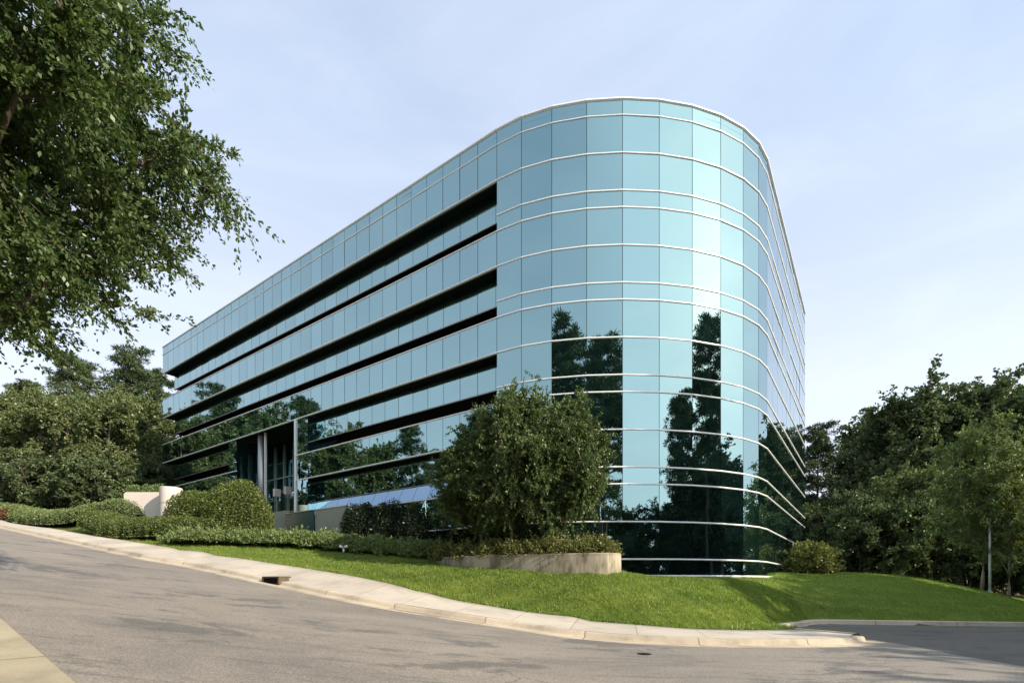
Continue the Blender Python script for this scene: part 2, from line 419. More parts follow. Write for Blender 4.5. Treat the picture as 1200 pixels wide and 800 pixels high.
cp(1050, 21.5, -1.15); cp(1000, 22.5, -.75); cp(930, 22.5, -.55); cp(1150, 21.5, -1.2)
c_(-20, -10, .6); c_(-50, -10, 4.2); c_(-80, 20, 6.2); c_(-70, -30, 5); c_(0, -20, -1.6); c_(30, -25, -1.8); c_(-20, -40, 0); c_(60, -30, -2.2)
c_(-8, -4, -.9); c_(4, -6, -1.5)
ctl = np.array(ctl)
def _U(r): return np.where(r > 1e-9, r*r*np.log(np.maximum(r, 1e-9)), 0)
K_ = _U(np.hypot(ctl[:, None, 0]-ctl[None, :, 0], ctl[:, None, 1]-ctl[None, :, 1]))+np.eye(len(ctl))*.6
Pm = np.c_[np.ones(len(ctl)), ctl[:, :2]]
A_ = np.block([[K_, Pm], [Pm.T, np.zeros((3, 3))]])
sol = np.linalg.solve(A_, np.r_[ctl[:, 2], 0, 0, 0])
def tps(x, y):
    sh = x.shape; x = x.ravel(); y = y.ravel(); o = np.zeros(len(x))
    for i in range(len(ctl)): o += sol[i]*_U(np.hypot(x-ctl[i, 0], y-ctl[i, 1]))
    o += sol[-3]+sol[-2]*x+sol[-1]*y
    return o.reshape(sh)
def sstep(t): t = np.clip(t, 0, 1); return t*t*(3-2*t)
def terrain(x, y, sink=True):
    x = np.atleast_1d(np.asarray(x, float)); y = np.atleast_1d(np.asarray(y, float))
    t = tps(x, y)
    farw = sstep((np.hypot(x, y-20)-55)/60)
    t = np.clip(t, -2.6, 6.5)*(1-farw)+farw*np.clip(1.5-x*.06, -2.2, 5.5)
    d, base = poly_dist(x, y, Pp, Z=ZP); ins = poly_inside(x, y, Pp)
    wgt = sstep((d-np.where(x > 9.0, .36, 0))/1.2)
    z = base*(1-wgt)+t*wgt
    if sink: z = np.where(ins, zr(x, y)-.05-.25*np.clip(d*4, 0, 1), z)
    return z, np.where(ins, -d, d)
def gz(x, y): return float(terrain(x, y)[0][0])

def axis(lo, a, b, hi, fine, grow=1.13):
    v = list(np.arange(a, b, fine)); s = fine; x = v[-1]
    while x < hi: s *= grow; x += s; v.append(x)
    s = fine; x = v[0]; pre = []
    while x > lo: s *= grow; x -= s; pre.append(x)
    return np.array(pre[::-1]+v)
gx = axis(-260, -34, 38, 260, .28); gy = axis(-220, 4, 36, 260, .28)
XX, YY = np.meshgrid(gx, gy)
ZZ, DD = terrain(XX.ravel(), YY.ravel())
nx, ny = len(gx), len(gy)
idx = np.arange(nx*ny).reshape(ny, nx)
quads = np.stack([idx[:-1, :-1], idx[:-1, 1:], idx[1:, 1:], idx[1:, :-1]], -1).reshape(-1, 4)
me = np_mesh('ground', np.c_[XX.ravel(), YY.ravel(), ZZ], [quads], M['ground'], True)
lit = np.zeros(nx*ny, np.float32)
xr, yr = XX.ravel(), YY.ravel()
lit = np.maximum(lit, sstep((-xr-31+.2*(yr-30))/5)*(yr > 12)); lit = np.maximum(lit, sstep((yr-31)/4)*(xr > 14)); lit = np.maximum(lit, sstep((-yr-12)/5))
lit = np.maximum(lit, ((DD > -.1) & (DD < .22) & (yr > 10) & (xr < 9))*.8)
at = me.attributes.new('litter', 'FLOAT', 'POINT'); at.data.foreach_set('value', lit.astype(np.float32))
ground = link('ground', me); tag(ground, 'green lawn and wooded ground sloping up to the left', 'ground', kind='structure')

# asphalt sheet (runs under kerbs and walks)
ax_ = axis(-90, -40, 30, 80, .5); ay_ = axis(-30, -4, 26, 60, .5)
AX, AY = np.meshgrid(ax_, ay_); cxm = (AX[:-1, :-1]+AX[1:, 1:])/2; cym = (AY[:-1, :-1]+AY[1:, 1:])/2
ok = poly_inside(cxm.ravel(), cym.ravel(), Pp) | (poly_dist(cxm.ravel(), cym.ravel(), Pp) < .3)
na = len(ax_); idx = np.arange(AX.size).reshape(AX.shape)
quads = np.stack([idx[:-1, :-1], idx[:-1, 1:], idx[1:, 1:], idx[1:, :-1]], -1).reshape(-1, 4)[ok]
road = link('road', np_mesh('road', np.c_[AX.ravel(), AY.ravel(), zr(AX.ravel(), AY.ravel())], [quads], M['asphalt'], True))
tag(road, 'worn grey asphalt road climbing to the left', 'road', kind='structure')

rows = np.arange(-9, 24, .4); ts_ = np.linspace(0, 1, 60)**1.6; DV = []  # dark sheet over the lot, its edge drawn where the tree shadow ends
def shade_edge(y): return np.interp(y, [-9, 9.5, 13.8, 14.6, 15.9, 24], [11.5, 9.95, 10.35, 10.1, 9.3, 8.6])+.05*math.sin(y*2.1)
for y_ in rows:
    x_ = shade_edge(y_)+ts_*(62-shade_edge(y_)); DV.append(np.c_[x_, np.full(60, y_), zr(x_, np.full(60, y_))+.0045])
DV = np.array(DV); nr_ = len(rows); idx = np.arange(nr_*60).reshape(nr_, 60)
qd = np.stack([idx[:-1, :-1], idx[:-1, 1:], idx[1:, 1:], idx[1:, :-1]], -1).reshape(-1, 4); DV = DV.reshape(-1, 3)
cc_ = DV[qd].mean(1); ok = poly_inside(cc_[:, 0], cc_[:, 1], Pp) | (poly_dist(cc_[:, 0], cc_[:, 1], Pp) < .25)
tag(link('lot_shade_sheet', np_mesh('lot_shade_sheet', DV, [qd[ok]], M['lot'], True)), 'lot entrance asphalt beyond the kerb nose, tree shade put into its colour', 'parking lot', kind='structure')

def sweep(name, P, prof, mat, side, parent=None, joint_skip=None):
    """sweep a profile [(offset to the side, dz)] along plan line P, draped on the road surface"""
    P = np.asarray(P); T_ = np.gradient(P, axis=0); T_ /= np.linalg.norm(T_, axis=1)[:, None]
    Nn = np.c_[-T_[:, 1], T_[:, 0]]*side
    d = np.concatenate([[0], np.cumsum(np.linalg.norm(np.diff(P, axis=0), axis=1))])
    V = []; k = len(prof); zb = zr(P[:, 0], P[:, 1])
    for o, dz in prof:
        Q = P+Nn*o; V.append(np.c_[Q, zb+dz])
    V = np.stack(V, 1).reshape(-1, 3); n = len(P)
    ii = np.arange(n-1)[:, None]*k+np.arange(k-1)[None]
    if side > 0: f = np.stack([ii, ii+k, ii+k+1, ii+1], -1).reshape(-1, 4)
    else: f = np.stack([ii, ii+1, ii+k+1, ii+k], -1).reshape(-1, 4)
    if joint_skip is not None:
        ds = np.repeat(d[:-1], k-1); js = np.tile(np.arange(k-1), n-1)
        f = f[~joint_skip(ds, js)]
    me = np_mesh(name, V, [f], mat, False)
    uv = me.uv_layers.new(name='UVMap'); vi = np.zeros(len(me.loops), np.int32); me.loops.foreach_get('vertex_index', vi)
    cum = np.concatenate([[0], np.cumsum([math.hypot(prof[i+1][0]-prof[i][0], prof[i+1][1]-prof[i][1]) for i in range(k-1)])])
    uvs = np.c_[d[vi//k], cum[vi % k]].astype(np.float32); uv.data.foreach_set('uv', uvs.ravel())
    return link(name, me, parent), d

# far kerb with gutter, continued round the nose
FKn = FK.copy()
tipback = [nose+np.array([.05, .35]), nose+np.array([-.2, .8]), nose+np.array([-.8, 1.25]), nose+np.array([-1.6, 1.9])]
line = np.vstack([FKn, densify(np.array([nose]+tipback), .15)[1:]])
prof = [(-.0, -.05), (0, .006), (.42, .004), (.46, .04), (.49, .125), (.53, .148), (.62, .155), (.66, .155), (.67, .05)]
# storm drain opening in the kerb
drain = G(314, 684)
di = int(np.argmin(np.hypot(*(line-drain).T)))
dcum = np.concatenate([[0], np.cumsum(np.linalg.norm(np.diff(line, axis=0), axis=1))])
d0 = dcum[di]
line = np.vstack([resample(line[:di+1], int(dcum[di]/.3)), resample(line[di:], int((dcum[-1]-dcum[di])/.3))[1:]])
kerb, _ = sweep('kerb', line, prof, M['kerb'], 1)
tag(kerb, 'tan concrete kerb and gutter along the far side of the road', 'kerb', kind='structure')
# sidewalk between kerb and lawn
nS = 260
Tt = np.gradient(FK, axis=0); Tt /= np.linalg.norm(Tt, axis=1)[:, None]
inner = FK+np.c_[-Tt[:, 1], Tt[:, 0]]*.64
cut = len(inner)-1
inner = resample(np.vstack([inner[:cut-1], [nose+np.array([-.55, .6])]]), nS)
o3 = np.c_[BKd, BKz]; o3 = np.vstack([o3, [*(nose+np.array([-.5, .95])), float(zr(*nose))+.15]])
od = np.concatenate([[0], np.cumsum(np.linalg.norm(np.diff(o3[:, :2], axis=0), axis=1))]); ot = np.linspace(0, od[-1], nS)
outer = np.stack([np.interp(ot, od, o3[:, q_]) for q_ in range(3)], 1)
V = []; f = []
dcm = np.concatenate([[0], np.cumsum(np.linalg.norm(np.diff(inner, axis=0), axis=1))])
for i in range(nS):
    zi_ = float(zr(*inner[i]))+.152
    for j, s in enumerate(np.linspace(0, 1, 5)):
        p = inner[i]*(1-s)+outer[i][:2]*s
        V.append((p[0], p[1], zi_*(1-s)+outer[i][2]*s))
    V.append((outer[i][0], outer[i][1], outer[i][2]-.3))
k = 6; ii = np.arange(nS-1)[:, None]*k+np.arange(k-1)[None]
f = np.stack([ii, ii+k, ii+k+1, ii+1], -1).reshape(-1, 4)
me = np_mesh('sidewalk', np.array(V), [f], M['walk'])
uv = me.uv_layers.new(name='UVMap'); vi = np.zeros(len(me.loops), np.int32); me.loops.foreach_get('vertex_index', vi)
uv.data.foreach_set('uv', np.c_[dcm[vi//k], (vi % k)*.3].astype(np.float32).ravel())
tag(link('sidewalk', me), 'pale concrete sidewalk between the kerb and the lawn', 'sidewalk', kind='structure')
# lot kerb
lk, _ = sweep('lot_kerb', K2, [(0, -.05), (-.0, .006), (-.0, .006), (.0, .145), (.03, .168), (.30, .172), (.32, -.1)], M['kerb'], 1)
tag(lk, 'thin kerb at the foot of the grassy bank by the parking lot', 'kerb', kind='structure')
# near slab
ns, _ = sweep('near_sidewalk', NKl, [(0, -.05), (0, .11), (.02, .13), (.5, .132), (1.0, .132), (1.9, .14), (1.92, -.2)], M['near'], -1)
tag(ns, 'mossy tan concrete walk at the near side of the road', 'sidewalk', kind='structure')

# ------------------------------------------------------------------ storm drain
T_ = line[min(di+4, len(line)-1)]-line[di-4]
dpt = drain
di = int(np.argmin(np.hypot(*(line-dpt).T))); T_ = line[di+2]-line[di-2]; T_ /= np.linalg.norm(T_); Nn = np.array([-T_[1], T_[0]])
dr = empty('storm_drain', (*(line[di]+Nn*.47), float(zr(*line[di]))))
dr.rotation_euler = (0, R(0), math.atan2(T_[1], T_[0]))
tag(dr, 'dark storm drain inlet set in the face of the roadside kerb', 'storm drain')
b = MB(); b.box((0, .12, .115), .80, .36, .20); b.build('opening', M['black'], dr)
b = MB(); b.box((0, .16, .245), 1.0, .50, .06); b.build('lid', M['kerb'], dr, bevel=.012)
for s_ in (-.45, .45):
    b = MB(); b.box((s_, .12, .11), .09, .42, .215); b.build('cheek', M['kerb'], dr, bevel=.012)

# ------------------------------------------------------------------ the office building
bld = empty('office_building', (VP[4][0], VP[4][1], .2))
tag(bld, 'five storey teal mirror glass office building with a rounded corner', 'building')
def bpart(mb, name, mat, parent=None, **kw):
    o = mb.build(name, mat, None, **kw); o.parent = parent or bld
    o.matrix_parent_inverse = Matrix.Translation(-Vector(bld.location)) if parent is None else Matrix.Identity(4)
    return o
def pane(mb, p, q_, z0, z1, gap=.012, zg=.0, j=.003):
    p = np.asarray(p); q_ = np.asarray(q_); d = q_-p; L = np.linalg.norm(d); d = d/L; n = np.array([d[1], -d[0]])
    a = p+d*gap; c = q_-d*gap
    o = rng.normal(0, j, 4)
    k = [(a, z0+zg, o[0]), (c, z0+zg, o[1]), (c, z1-zg, o[2]), (a, z1-zg, o[3])]
    # keep the four corners in one plane
    k[2] = (c, z1-zg, o[1]+o[3]-o[0])
    mb.quad(*[(u[0]+n[0]*e, u[1]+n[1]*e, z) for u, z, e in k])
def FL(t, off=0.0):           # a point on the left facade: t metres from the curve, off metres outward
    return VP[0]+eL*t+nL*off
ZB = -.6
levels = ['R']+list(range(1, 17))
# rounded corner: ten tall facets
cg = glass_mats = M['glass']
for i in range(10):
    mb = MB(); a, c = VP[i], VP[i+1]
    for r_ in range(len(levels)-1):
        pane(mb, a, c, Lz(levels[r_+1]), Lz(levels[r_]), .012)
    pane(mb, a, c, ZB, Lz(16), .012)
    bpart(mb, 'glass_facet', M['glass'])
# right facade
mb = MB(); npn = 10
for i in range(npn):
    a = VP[10]+eR*RL*i/npn; c = VP[10]+eR*RL*(i+1)/npn
    for r_ in range(len(levels)-1): pane(mb, a, c, Lz(levels[r_+1]), Lz(levels[r_]), .012)
    pane(mb, a, c, ZB, Lz(16), .012)
bpart(mb, 'side_glass', M['glass'])
# dark backing behind the joints of the curve, the right side and the back
mb = MB()
inset = .035
path = VP+[PB, PC, PD]
cen = np.mean(np.array(plan), 0)
def inward(pts, d):
    P = np.array(pts); out = []
    for i in range(len(P)):
        a = P[max(i-1, 0)]; b_ = P[min(i+1, len(P)-1)]; tt_ = b_-a; tt_ /= np.linalg.norm(tt_); out.append(P[i]+np.array([-tt_[1], tt_[0]])*d)
    return out
core_off = -1.75
bp = inward(VP+[PB], inset)
for i in range(len(bp)-1): mb.quad((*bp[i], ZB-2), (*bp[i+1], ZB-2), (*bp[i+1], Lz('R')-.02), (*bp[i], Lz('R')-.02))
for a, c in ((PB, PC), (PC, PD), (PD, FL(LL-.9, core_off))): mb.quad((*a, ZB-2), (*c, ZB-2), (*c, Lz('R')-.02), (*a, Lz('R')-.02))
for ta, tb, za in ((0, 16.4, ZB-2), (16.4, 24.2, Lz(8)+.1), (24.2, LL-.9, ZB-2)):
    a, c = FL(ta, core_off), FL(tb, core_off)
    mb.quad((*c, za), (*a, za), (*a, Lz('R')-.4), (*c, Lz('R')-.4))
# end wall of the recesses towards the curve, and the far end wall
mb.quad((*FL(0.02, core_off), ZB-2), (*FL(.02, -.05), ZB-2), (*FL(.02, -.05), Lz('R')-.1), (*FL(.02, core_off), Lz('R')-.1))
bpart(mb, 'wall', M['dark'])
mb = MB(); mb.poly([(*p, Lz('R')-.35) for p in plan]); bpart(mb, 'roof', M['roof'])
# continuous metal lines
def strip(pts, z, out=.04, h=.070, back=.06):
    P = np.array(pts); Tn = np.zeros_like(P); n = len(P)
    outp = []; inp = []
    for i in range(n):
        ns = []
        if i > 0: d = P[i]-P[i-1]; d = d/np.linalg.norm(d); ns.append(np.array([d[1], -d[0]]))
        if i < n-1: d = P[i+1]-P[i]; d = d/np.linalg.norm(d); ns.append(np.array([d[1], -d[0]]))
        m_ = sum(ns); m_ = m_/np.linalg.norm(m_); m_ = m_/max(.3, m_@ns[0])
        outp.append(P[i]+m_*out); inp.append(P[i]-m_*back)
    mbb = MB(); base = 0; v = []
    for i in range(n):
        v += [(*inp[i], z-h/2), (*(outp[i]*.8+inp[i]*.2), z-h/2), (*outp[i], z-h*.2), (*outp[i], z+h*.2), (*(outp[i]*.8+inp[i]*.2), z+h/2), (*inp[i], z+h/2)]
    mbb.v = v
    for i in range(n-1):
        for k2 in range(6): mbb.f.append((i*6+k2, (i+1)*6+k2, (i+1)*6+(k2+1) % 6, i*6+(k2+1) % 6)); mbb.m.append(0)
    mbb.f.append((5, 4, 3, 2, 1, 0)); mbb.m.append(0); mbb.f.append(tuple((n-1)*6+k2 for k2 in range(6))); mbb.m.append(0)
    return mbb
full = [PA]+VP+[PB]; curve = VP+[PB]
def seg(t_far, t_near): return [FL(t_far), FL(t_near)]
E0, E1, PIER = 16.4, 24.2, 15.1
for k_ in levels:
    z = Lz(k_)
    if k_ == 'R': bpart(strip(full, z, .06, .13, .3), 'roof_edge', M['metal']); continue
    if k_ == 16: bpart(strip(VP[2:]+[PB], z, .10, .10), 'base_edge', M['metal']); continue
    m_ = (k_-1) % 3
    if k_ == 1: bpart(strip(full, z, .035, .06), 'metal_strip', M['metal'])
    elif m_ == 2: bpart(strip(curve, z), 'metal_strip', M['metal'])
    elif k_ <= 8: bpart(strip(full, z), 'metal_strip', M['metal'])
    else:
        bpart(strip([FL(PIER+1.3)]+curve, z), 'metal_strip', M['metal'])
        if k_ < 14: bpart(strip(seg(LL, E1), z), 'metal_strip', M['metal'])
# glass bands of the left facade
npan = 33
def band(z0, z1, ta, tb, name='glass_band'):
    mb = MB(); bk = MB()
    k0 = 0; st = LL/npan; ts = sorted(set([ta, tb]+[st*i for i in range(npan+1) if ta+.15 < st*i < tb-.15]))
    for a, c in zip(ts[:-1], ts[1:]): pane(mb, FL(c), FL(a), z0, z1, .014)
    o = bpart(mb, name, M['glass'])
    p0, p1, p2, p3 = FL(tb-.02, -.03), FL(ta+.02, -.03), FL(ta+.02, -.22), FL(tb-.02, -.22)
    bk.hexa([(*p, z0+.015) for p in (p0, p1, p2, p3)]+[(*p, z1-.01) for p in (p0, p1, p2, p3)])
    bk2 = bpart(bk, 'panel_backing', M['dark']); return o
band(Lz(1), Lz('R'), 0, LL); band(Lz(2), Lz(1), 0, LL)
band(Lz(5), Lz(4), 0, LL); band(Lz(8), Lz(7), 0, LL)
for k_ in (10, 13):
    band(Lz(k_+1), Lz(k_), 0, PIER); band(Lz(k_+1), Lz(k_), E1, LL)
# recessed windows between the bands, with a sloped glass sill below
RC = -.6
def recess(ktop, kbot, ta, tb, rise=.5, wrap=True, sill=True):
    zt, zb = Lz(ktop), Lz(kbot)
    zi = zb+.90
    so = MB(); a, c = FL(ta+.01, -.21), FL(tb-.05, -.21); a2, c2 = FL(ta+.01, -1.7), FL(tb-.05, -1.7)
    so.hexa([(*p, zt+.03) for p in (c, a, a2, c2)]+[(*p, zt+.2) for p in (c, a, a2, c2)])
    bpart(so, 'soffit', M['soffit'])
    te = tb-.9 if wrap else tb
    mb = MB(); st = LL/npan; ts = sorted(set([ta, te]+[st*(i+.45) for i in range(-1, npan+1) if ta+.2 < st*(i+.45) < te-.15]))
    for u, v_ in zip(ts[:-1], ts[1:]): pane(mb, FL(v_, RC), FL(u, RC), zi+.05, zt+.02, .014)
    if wrap: pane(mb, FL(te, RC-1.6), FL(te, RC), zi+.05, zt+.02, .014)
    wb = bpart(mb, 'window_band', M['glass'])
    bk = MB(); P4 = [FL(te-.03, RC-.04), FL(ta+.03, RC-.04), FL(ta+.03, RC-.16), FL(te-.03, RC-.16)]
    bk.hexa([(*p, zi+.03) for p in P4]+[(*p, zt+.02) for p in P4]); bpart(bk, 'panel_backing', M['dark'])
    bpart(strip([FL(te, RC), FL(ta+.02, RC)], zi+.02, .03, .06, .05), 'window_sill_bar', M['metal_grey'])
    if sill is not True: ta_s = tb-2.6
    else: ta_s = ta
    sl = MB(); st2 = LL/npan; ts = sorted(set([ta_s, tb]+[st2*i for i in range(npan+1) if ta_s+.15 < st2*i < tb-.15]))
    for u, v_ in zip(ts[:-1], ts[1:]):
        p, q_ = FL(v_-.012, -.05), FL(u+.012, -.05); p2, q2 = FL(v_-.012, -.47), FL(u+.012, -.47)
        e_ = rng.normal(0, .003)
        sl.quad((*p, zb+.06+e_), (*q_, zb+.06), (*q2, zb+.06+rise), (*p2, zb+.06+rise))
    bpart(sl, 'sloped_sill', M['blue_glass'] if sill is True else M['sill_glass'])
recess(2, 4, 0, LL, .5, True, False); recess(5, 7, 0, LL, .5, True, False)
recess(8, 10, 0, PIER, .5, False, False); recess(11, 13, 0, PIER, .78, False)
recess(8, 10, E1+1.2, LL, .45, True, False); recess(11, 13, E1+1.2, LL, .45)
# pier beside the entrance and the recess ends next to it
mb = MB()
for (zz0, zz1) in ((Lz(16), Lz(14)), (Lz(14), Lz(13)), (Lz(13), Lz(11)), (Lz(11), Lz(10)), (Lz(10), Lz(8))): pane(mb, FL(E0), FL(PIER), zz0, zz1, .014)
bpart(mb, 'pier_glass', M['glass'])
for (zz0, zz1) in ((Lz(13)+.1, Lz(11)), (Lz(10)+.1, Lz(8))):
    mb = MB()
    pane(mb, FL(PIER), FL(PIER, -.6), zz0, zz1, .02)
    bpart(mb, 'return_glass', M['sill_glass'])
mb = MB(); P4 = [FL(E0, -.03), FL(PIER+.03, -.03), FL(PIER+.03, -1.7), FL(E0, -1.7)]
mb.hexa([(*p, 1.0) for p in P4]+[(*p, Lz(8)) for p in P4]); bpart(mb, 'pier_wall', M['dark'])
# far side of the entrance
mb = MB(); P4 = [FL(E1+1.2, -.05), FL(E1+.03, -.05), FL(E1+.03, -1.7), FL(E1+1.2, -1.7)]
mb.hexa([(*p, 2.0) for p in P4]+[(*p, Lz(8)) for p in P4]); bpart(mb, 'pier_wall', M['dark'])
mb = MB()
for (zz0, zz1) in ((2., Lz(11)), (Lz(11), Lz(10)), (Lz(10), Lz(8))):
    pane(mb, FL(E1+1.2), FL(E1), zz0, zz1, .014)
    for k2 in range(3): pane(mb, FL(E1, -1.0*k2), FL(E1, -1.0*(k2+1)), zz0, zz1, .02)
bpart(mb, 'return_glass', M['sill_glass'])
# entrance recess
ent = empty('entrance', (0, 0, 0)); ent.parent = bld; ent.matrix_parent_inverse = Matrix.Translation(-Vector(bld.location))
def epart(mb, name, mat, **kw):
    o = mb.build(name, mat, None, **kw); o.parent = ent; return o
ed = -3.0; zf = 3.9
mb = MB(); ts = np.linspace(E0, E1, 7)
for zz0, zz1 in ((zf, zf+1.2), (zf+1.2, zf+2.5), (zf+2.5, zf+4.2), (zf+4.2, Lz(8))):
    for u, v_ in zip(ts[:-1], ts[1:]): pane(mb, FL(v_, ed), FL(u, ed), zz0, zz1, .03)
    for k2 in range(2): pane(mb, FL(E0, ed+1.3*(k2+1)-1.3+.0), FL(E0, ed+1.3*(k2+1)), zz0, zz1, .03) if False else None
epart(mb, 'lobby_glass', M['glass'])
mb = MB()
for v_ in ts: mb.box((*FL(v_, ed+.05), (zf+Lz(8))/2), .07, .12, Lz(8)-zf, math.atan2(eL[1], eL[0]))
for zz in (zf+1.2, zf+2.5, zf+4.2):
    p = FL((E0+E1)/2, ed+.05); mb.box((*p, zz), E1-E0, .09, .07, math.atan2(eL[1], eL[0]))
epart(mb, 'lobby_frame', M['metal_grey'])
mb = MB(); P4 = [FL(E1, -.02), FL(E0, -.02), FL(E0, ed-.3), FL(E1, ed-.3)]
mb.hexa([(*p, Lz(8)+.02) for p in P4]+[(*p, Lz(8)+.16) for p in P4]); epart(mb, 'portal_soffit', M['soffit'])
mb = MB(); P4 = [FL(E1, -.1), FL(E0, -.1), FL(E0, ed-.4), FL(E1, ed-.4)]
mb.hexa([(*p, zf-3) for p in P4]+[(*p, zf) for p in P4]); epart(mb, 'plaza_floor', M['cwall'])
mb = MB(); p = FL(E0, ed-.12); mb.quad((*FL(E1, ed-.1), zf), (*FL(E0, ed-.1), zf), (*FL(E0, ed-.1), Lz(8)), (*FL(E1, ed-.1), Lz(8))); epart(mb, 'lobby_wall', M['dark'])
mb = MB(); p = FL(21.55, -.45); mb.tube([(*p, zf-.3), (*p, Lz(8)+.02)], .24, 20); epart(mb, 'column', M['metal_grey'], smooth=True)
mb = MB(); p = FL(21.0, -.45); mb.box((*p, (zf+Lz(8))/2), .12, .12, Lz(8)-zf, hd); epart(mb, 'post', M['metal'])
mb = MB(); p = FL(18.6, -1.8); mb.tube([(*p, zf), (*p, zf+2.6)], .10, 12); epart(mb, 'post', M['metal_grey'], smooth=True)
mb = MB(); p = FL(E0+.06, .02); mb.box((*p, (2.2+Lz(8))/2), .12, .14, Lz(8)-2.2, hd); epart(mb, 'jamb', M['metal'])
# vestibule: low glass box with frame and a door pair
mb = MB(); fr = MB(); VD = -1.3
tv = np.linspace(E0+.1, 21.0, 4)
for u, v_ in zip(tv[:-1], tv[1:]): pane(mb, FL(v_, VD), FL(u, VD), zf+.05, zf+2.5, .04)
epart(mb, 'door', M['glass'])
for v_ in tv: fr.box((*FL(v_, VD+.02), zf+1.25), .06, .08, 2.5, hd)
fr.box((*FL((E0+21)/2, VD+.02), zf+2.55), 4.6, .12, .14, hd); fr.box((*FL((E0+21)/2, VD+.02), zf+1.1), 4.6, .05, .05, hd)
epart(fr, 'door_frame', M['metal_grey'])
for tt_ in (18.9, 20.3):
    mb = MB(); p = FL(tt_, -.9); mb.box((*p, zf+2.45), .22, .5, .55, hd); lo = epart(mb, 'wall_lantern', M['pale'], bevel=.03)
# terrace walls in front of the entrance
def rwall(name, label, ta, tb, off, z0, z1, mat, th=.22, cap=None):
    r_ = empty(name, (*FL((ta+tb)/2, off), z0)); r_.rotation_euler = (0, 0, hd); tag(r_, label, 'wall')
    mb = MB(); mb.box((0, 0, (z1-z0)/2), tb-ta, th, z1-z0); mb.build('wall_panel', mat, r_, bevel=.015)
    if cap is not None:
        mb = MB(); mb.box((0, 0, z1-z0+.03), tb-ta+.04, th+.06, .06); mb.build('coping', cap, r_, bevel=.01)
    return r_
rwall('terrace_wall', 'grey concrete terrace wall below the glass entrance', E0+.1, 20.6, .55, 2.2, 4.62, M['cwall'])
rwall('low_screen_wall', 'dark teal panel wall right of the metal entrance jamb', 13.3, E0-.05, .75, 2.2, 4.33, M['teal'], .12, M['metal_grey'])
rwall('retaining_wall', 'greenish concrete wall beside the dark clipped evergreens', 10.3, 13.25, .6, 1.6, 4.35, M['cwall'], .22, M['pale'])

# ------------------------------------------------------------------ vegetation generators
def unit(v): return v/np.maximum(np.linalg.norm(v, axis=-1, keepdims=True), 1e-9)
def leaf_quads(P, D, size, width=.42, r=None, fold=True):
    """one diamond leaf at every point P pointing along D"""
    r = r or rng; n = len(P); D = unit(D)
    rand = unit(r.normal(size=(n, 3))); W = unit(np.cross(D, rand)); s = (size*r.uniform(.65, 1.25, (n, 1)))
    nrm = np.cross(D, W)
    a = P; b_ = P+D*s*.45+W*s*width+nrm*s*.06; c = P+D*s; d = P+D*s*.45-W*s*width+nrm*s*.06
    V = np.stack([a, b_, c, d], 1).reshape(-1, 3)
    f = np.arange(4*n).reshape(-1, 4)
    return V, f
def tri_blades(P, D, size, width):
    n = len(P); D = unit(D); rand = unit(rng.normal(size=(n, 3))); W = unit(np.cross(D, rand))
    s = size[:, None] if hasattr(size, '__len__') else size
    V = np.stack([P-W*width/2, P+W*width/2, P+D*s], 1).reshape(-1, 3)
    return V, np.arange(3*n).reshape(-1, 3)
def curve_pts(a, b_, bend, n=6, r=None):
    t = np.linspace(0, 1, n)[:, None]; m_ = (a+b_)/2+bend
    return (1-t)**2*a+2*t*(1-t)*m_+t*t*b_

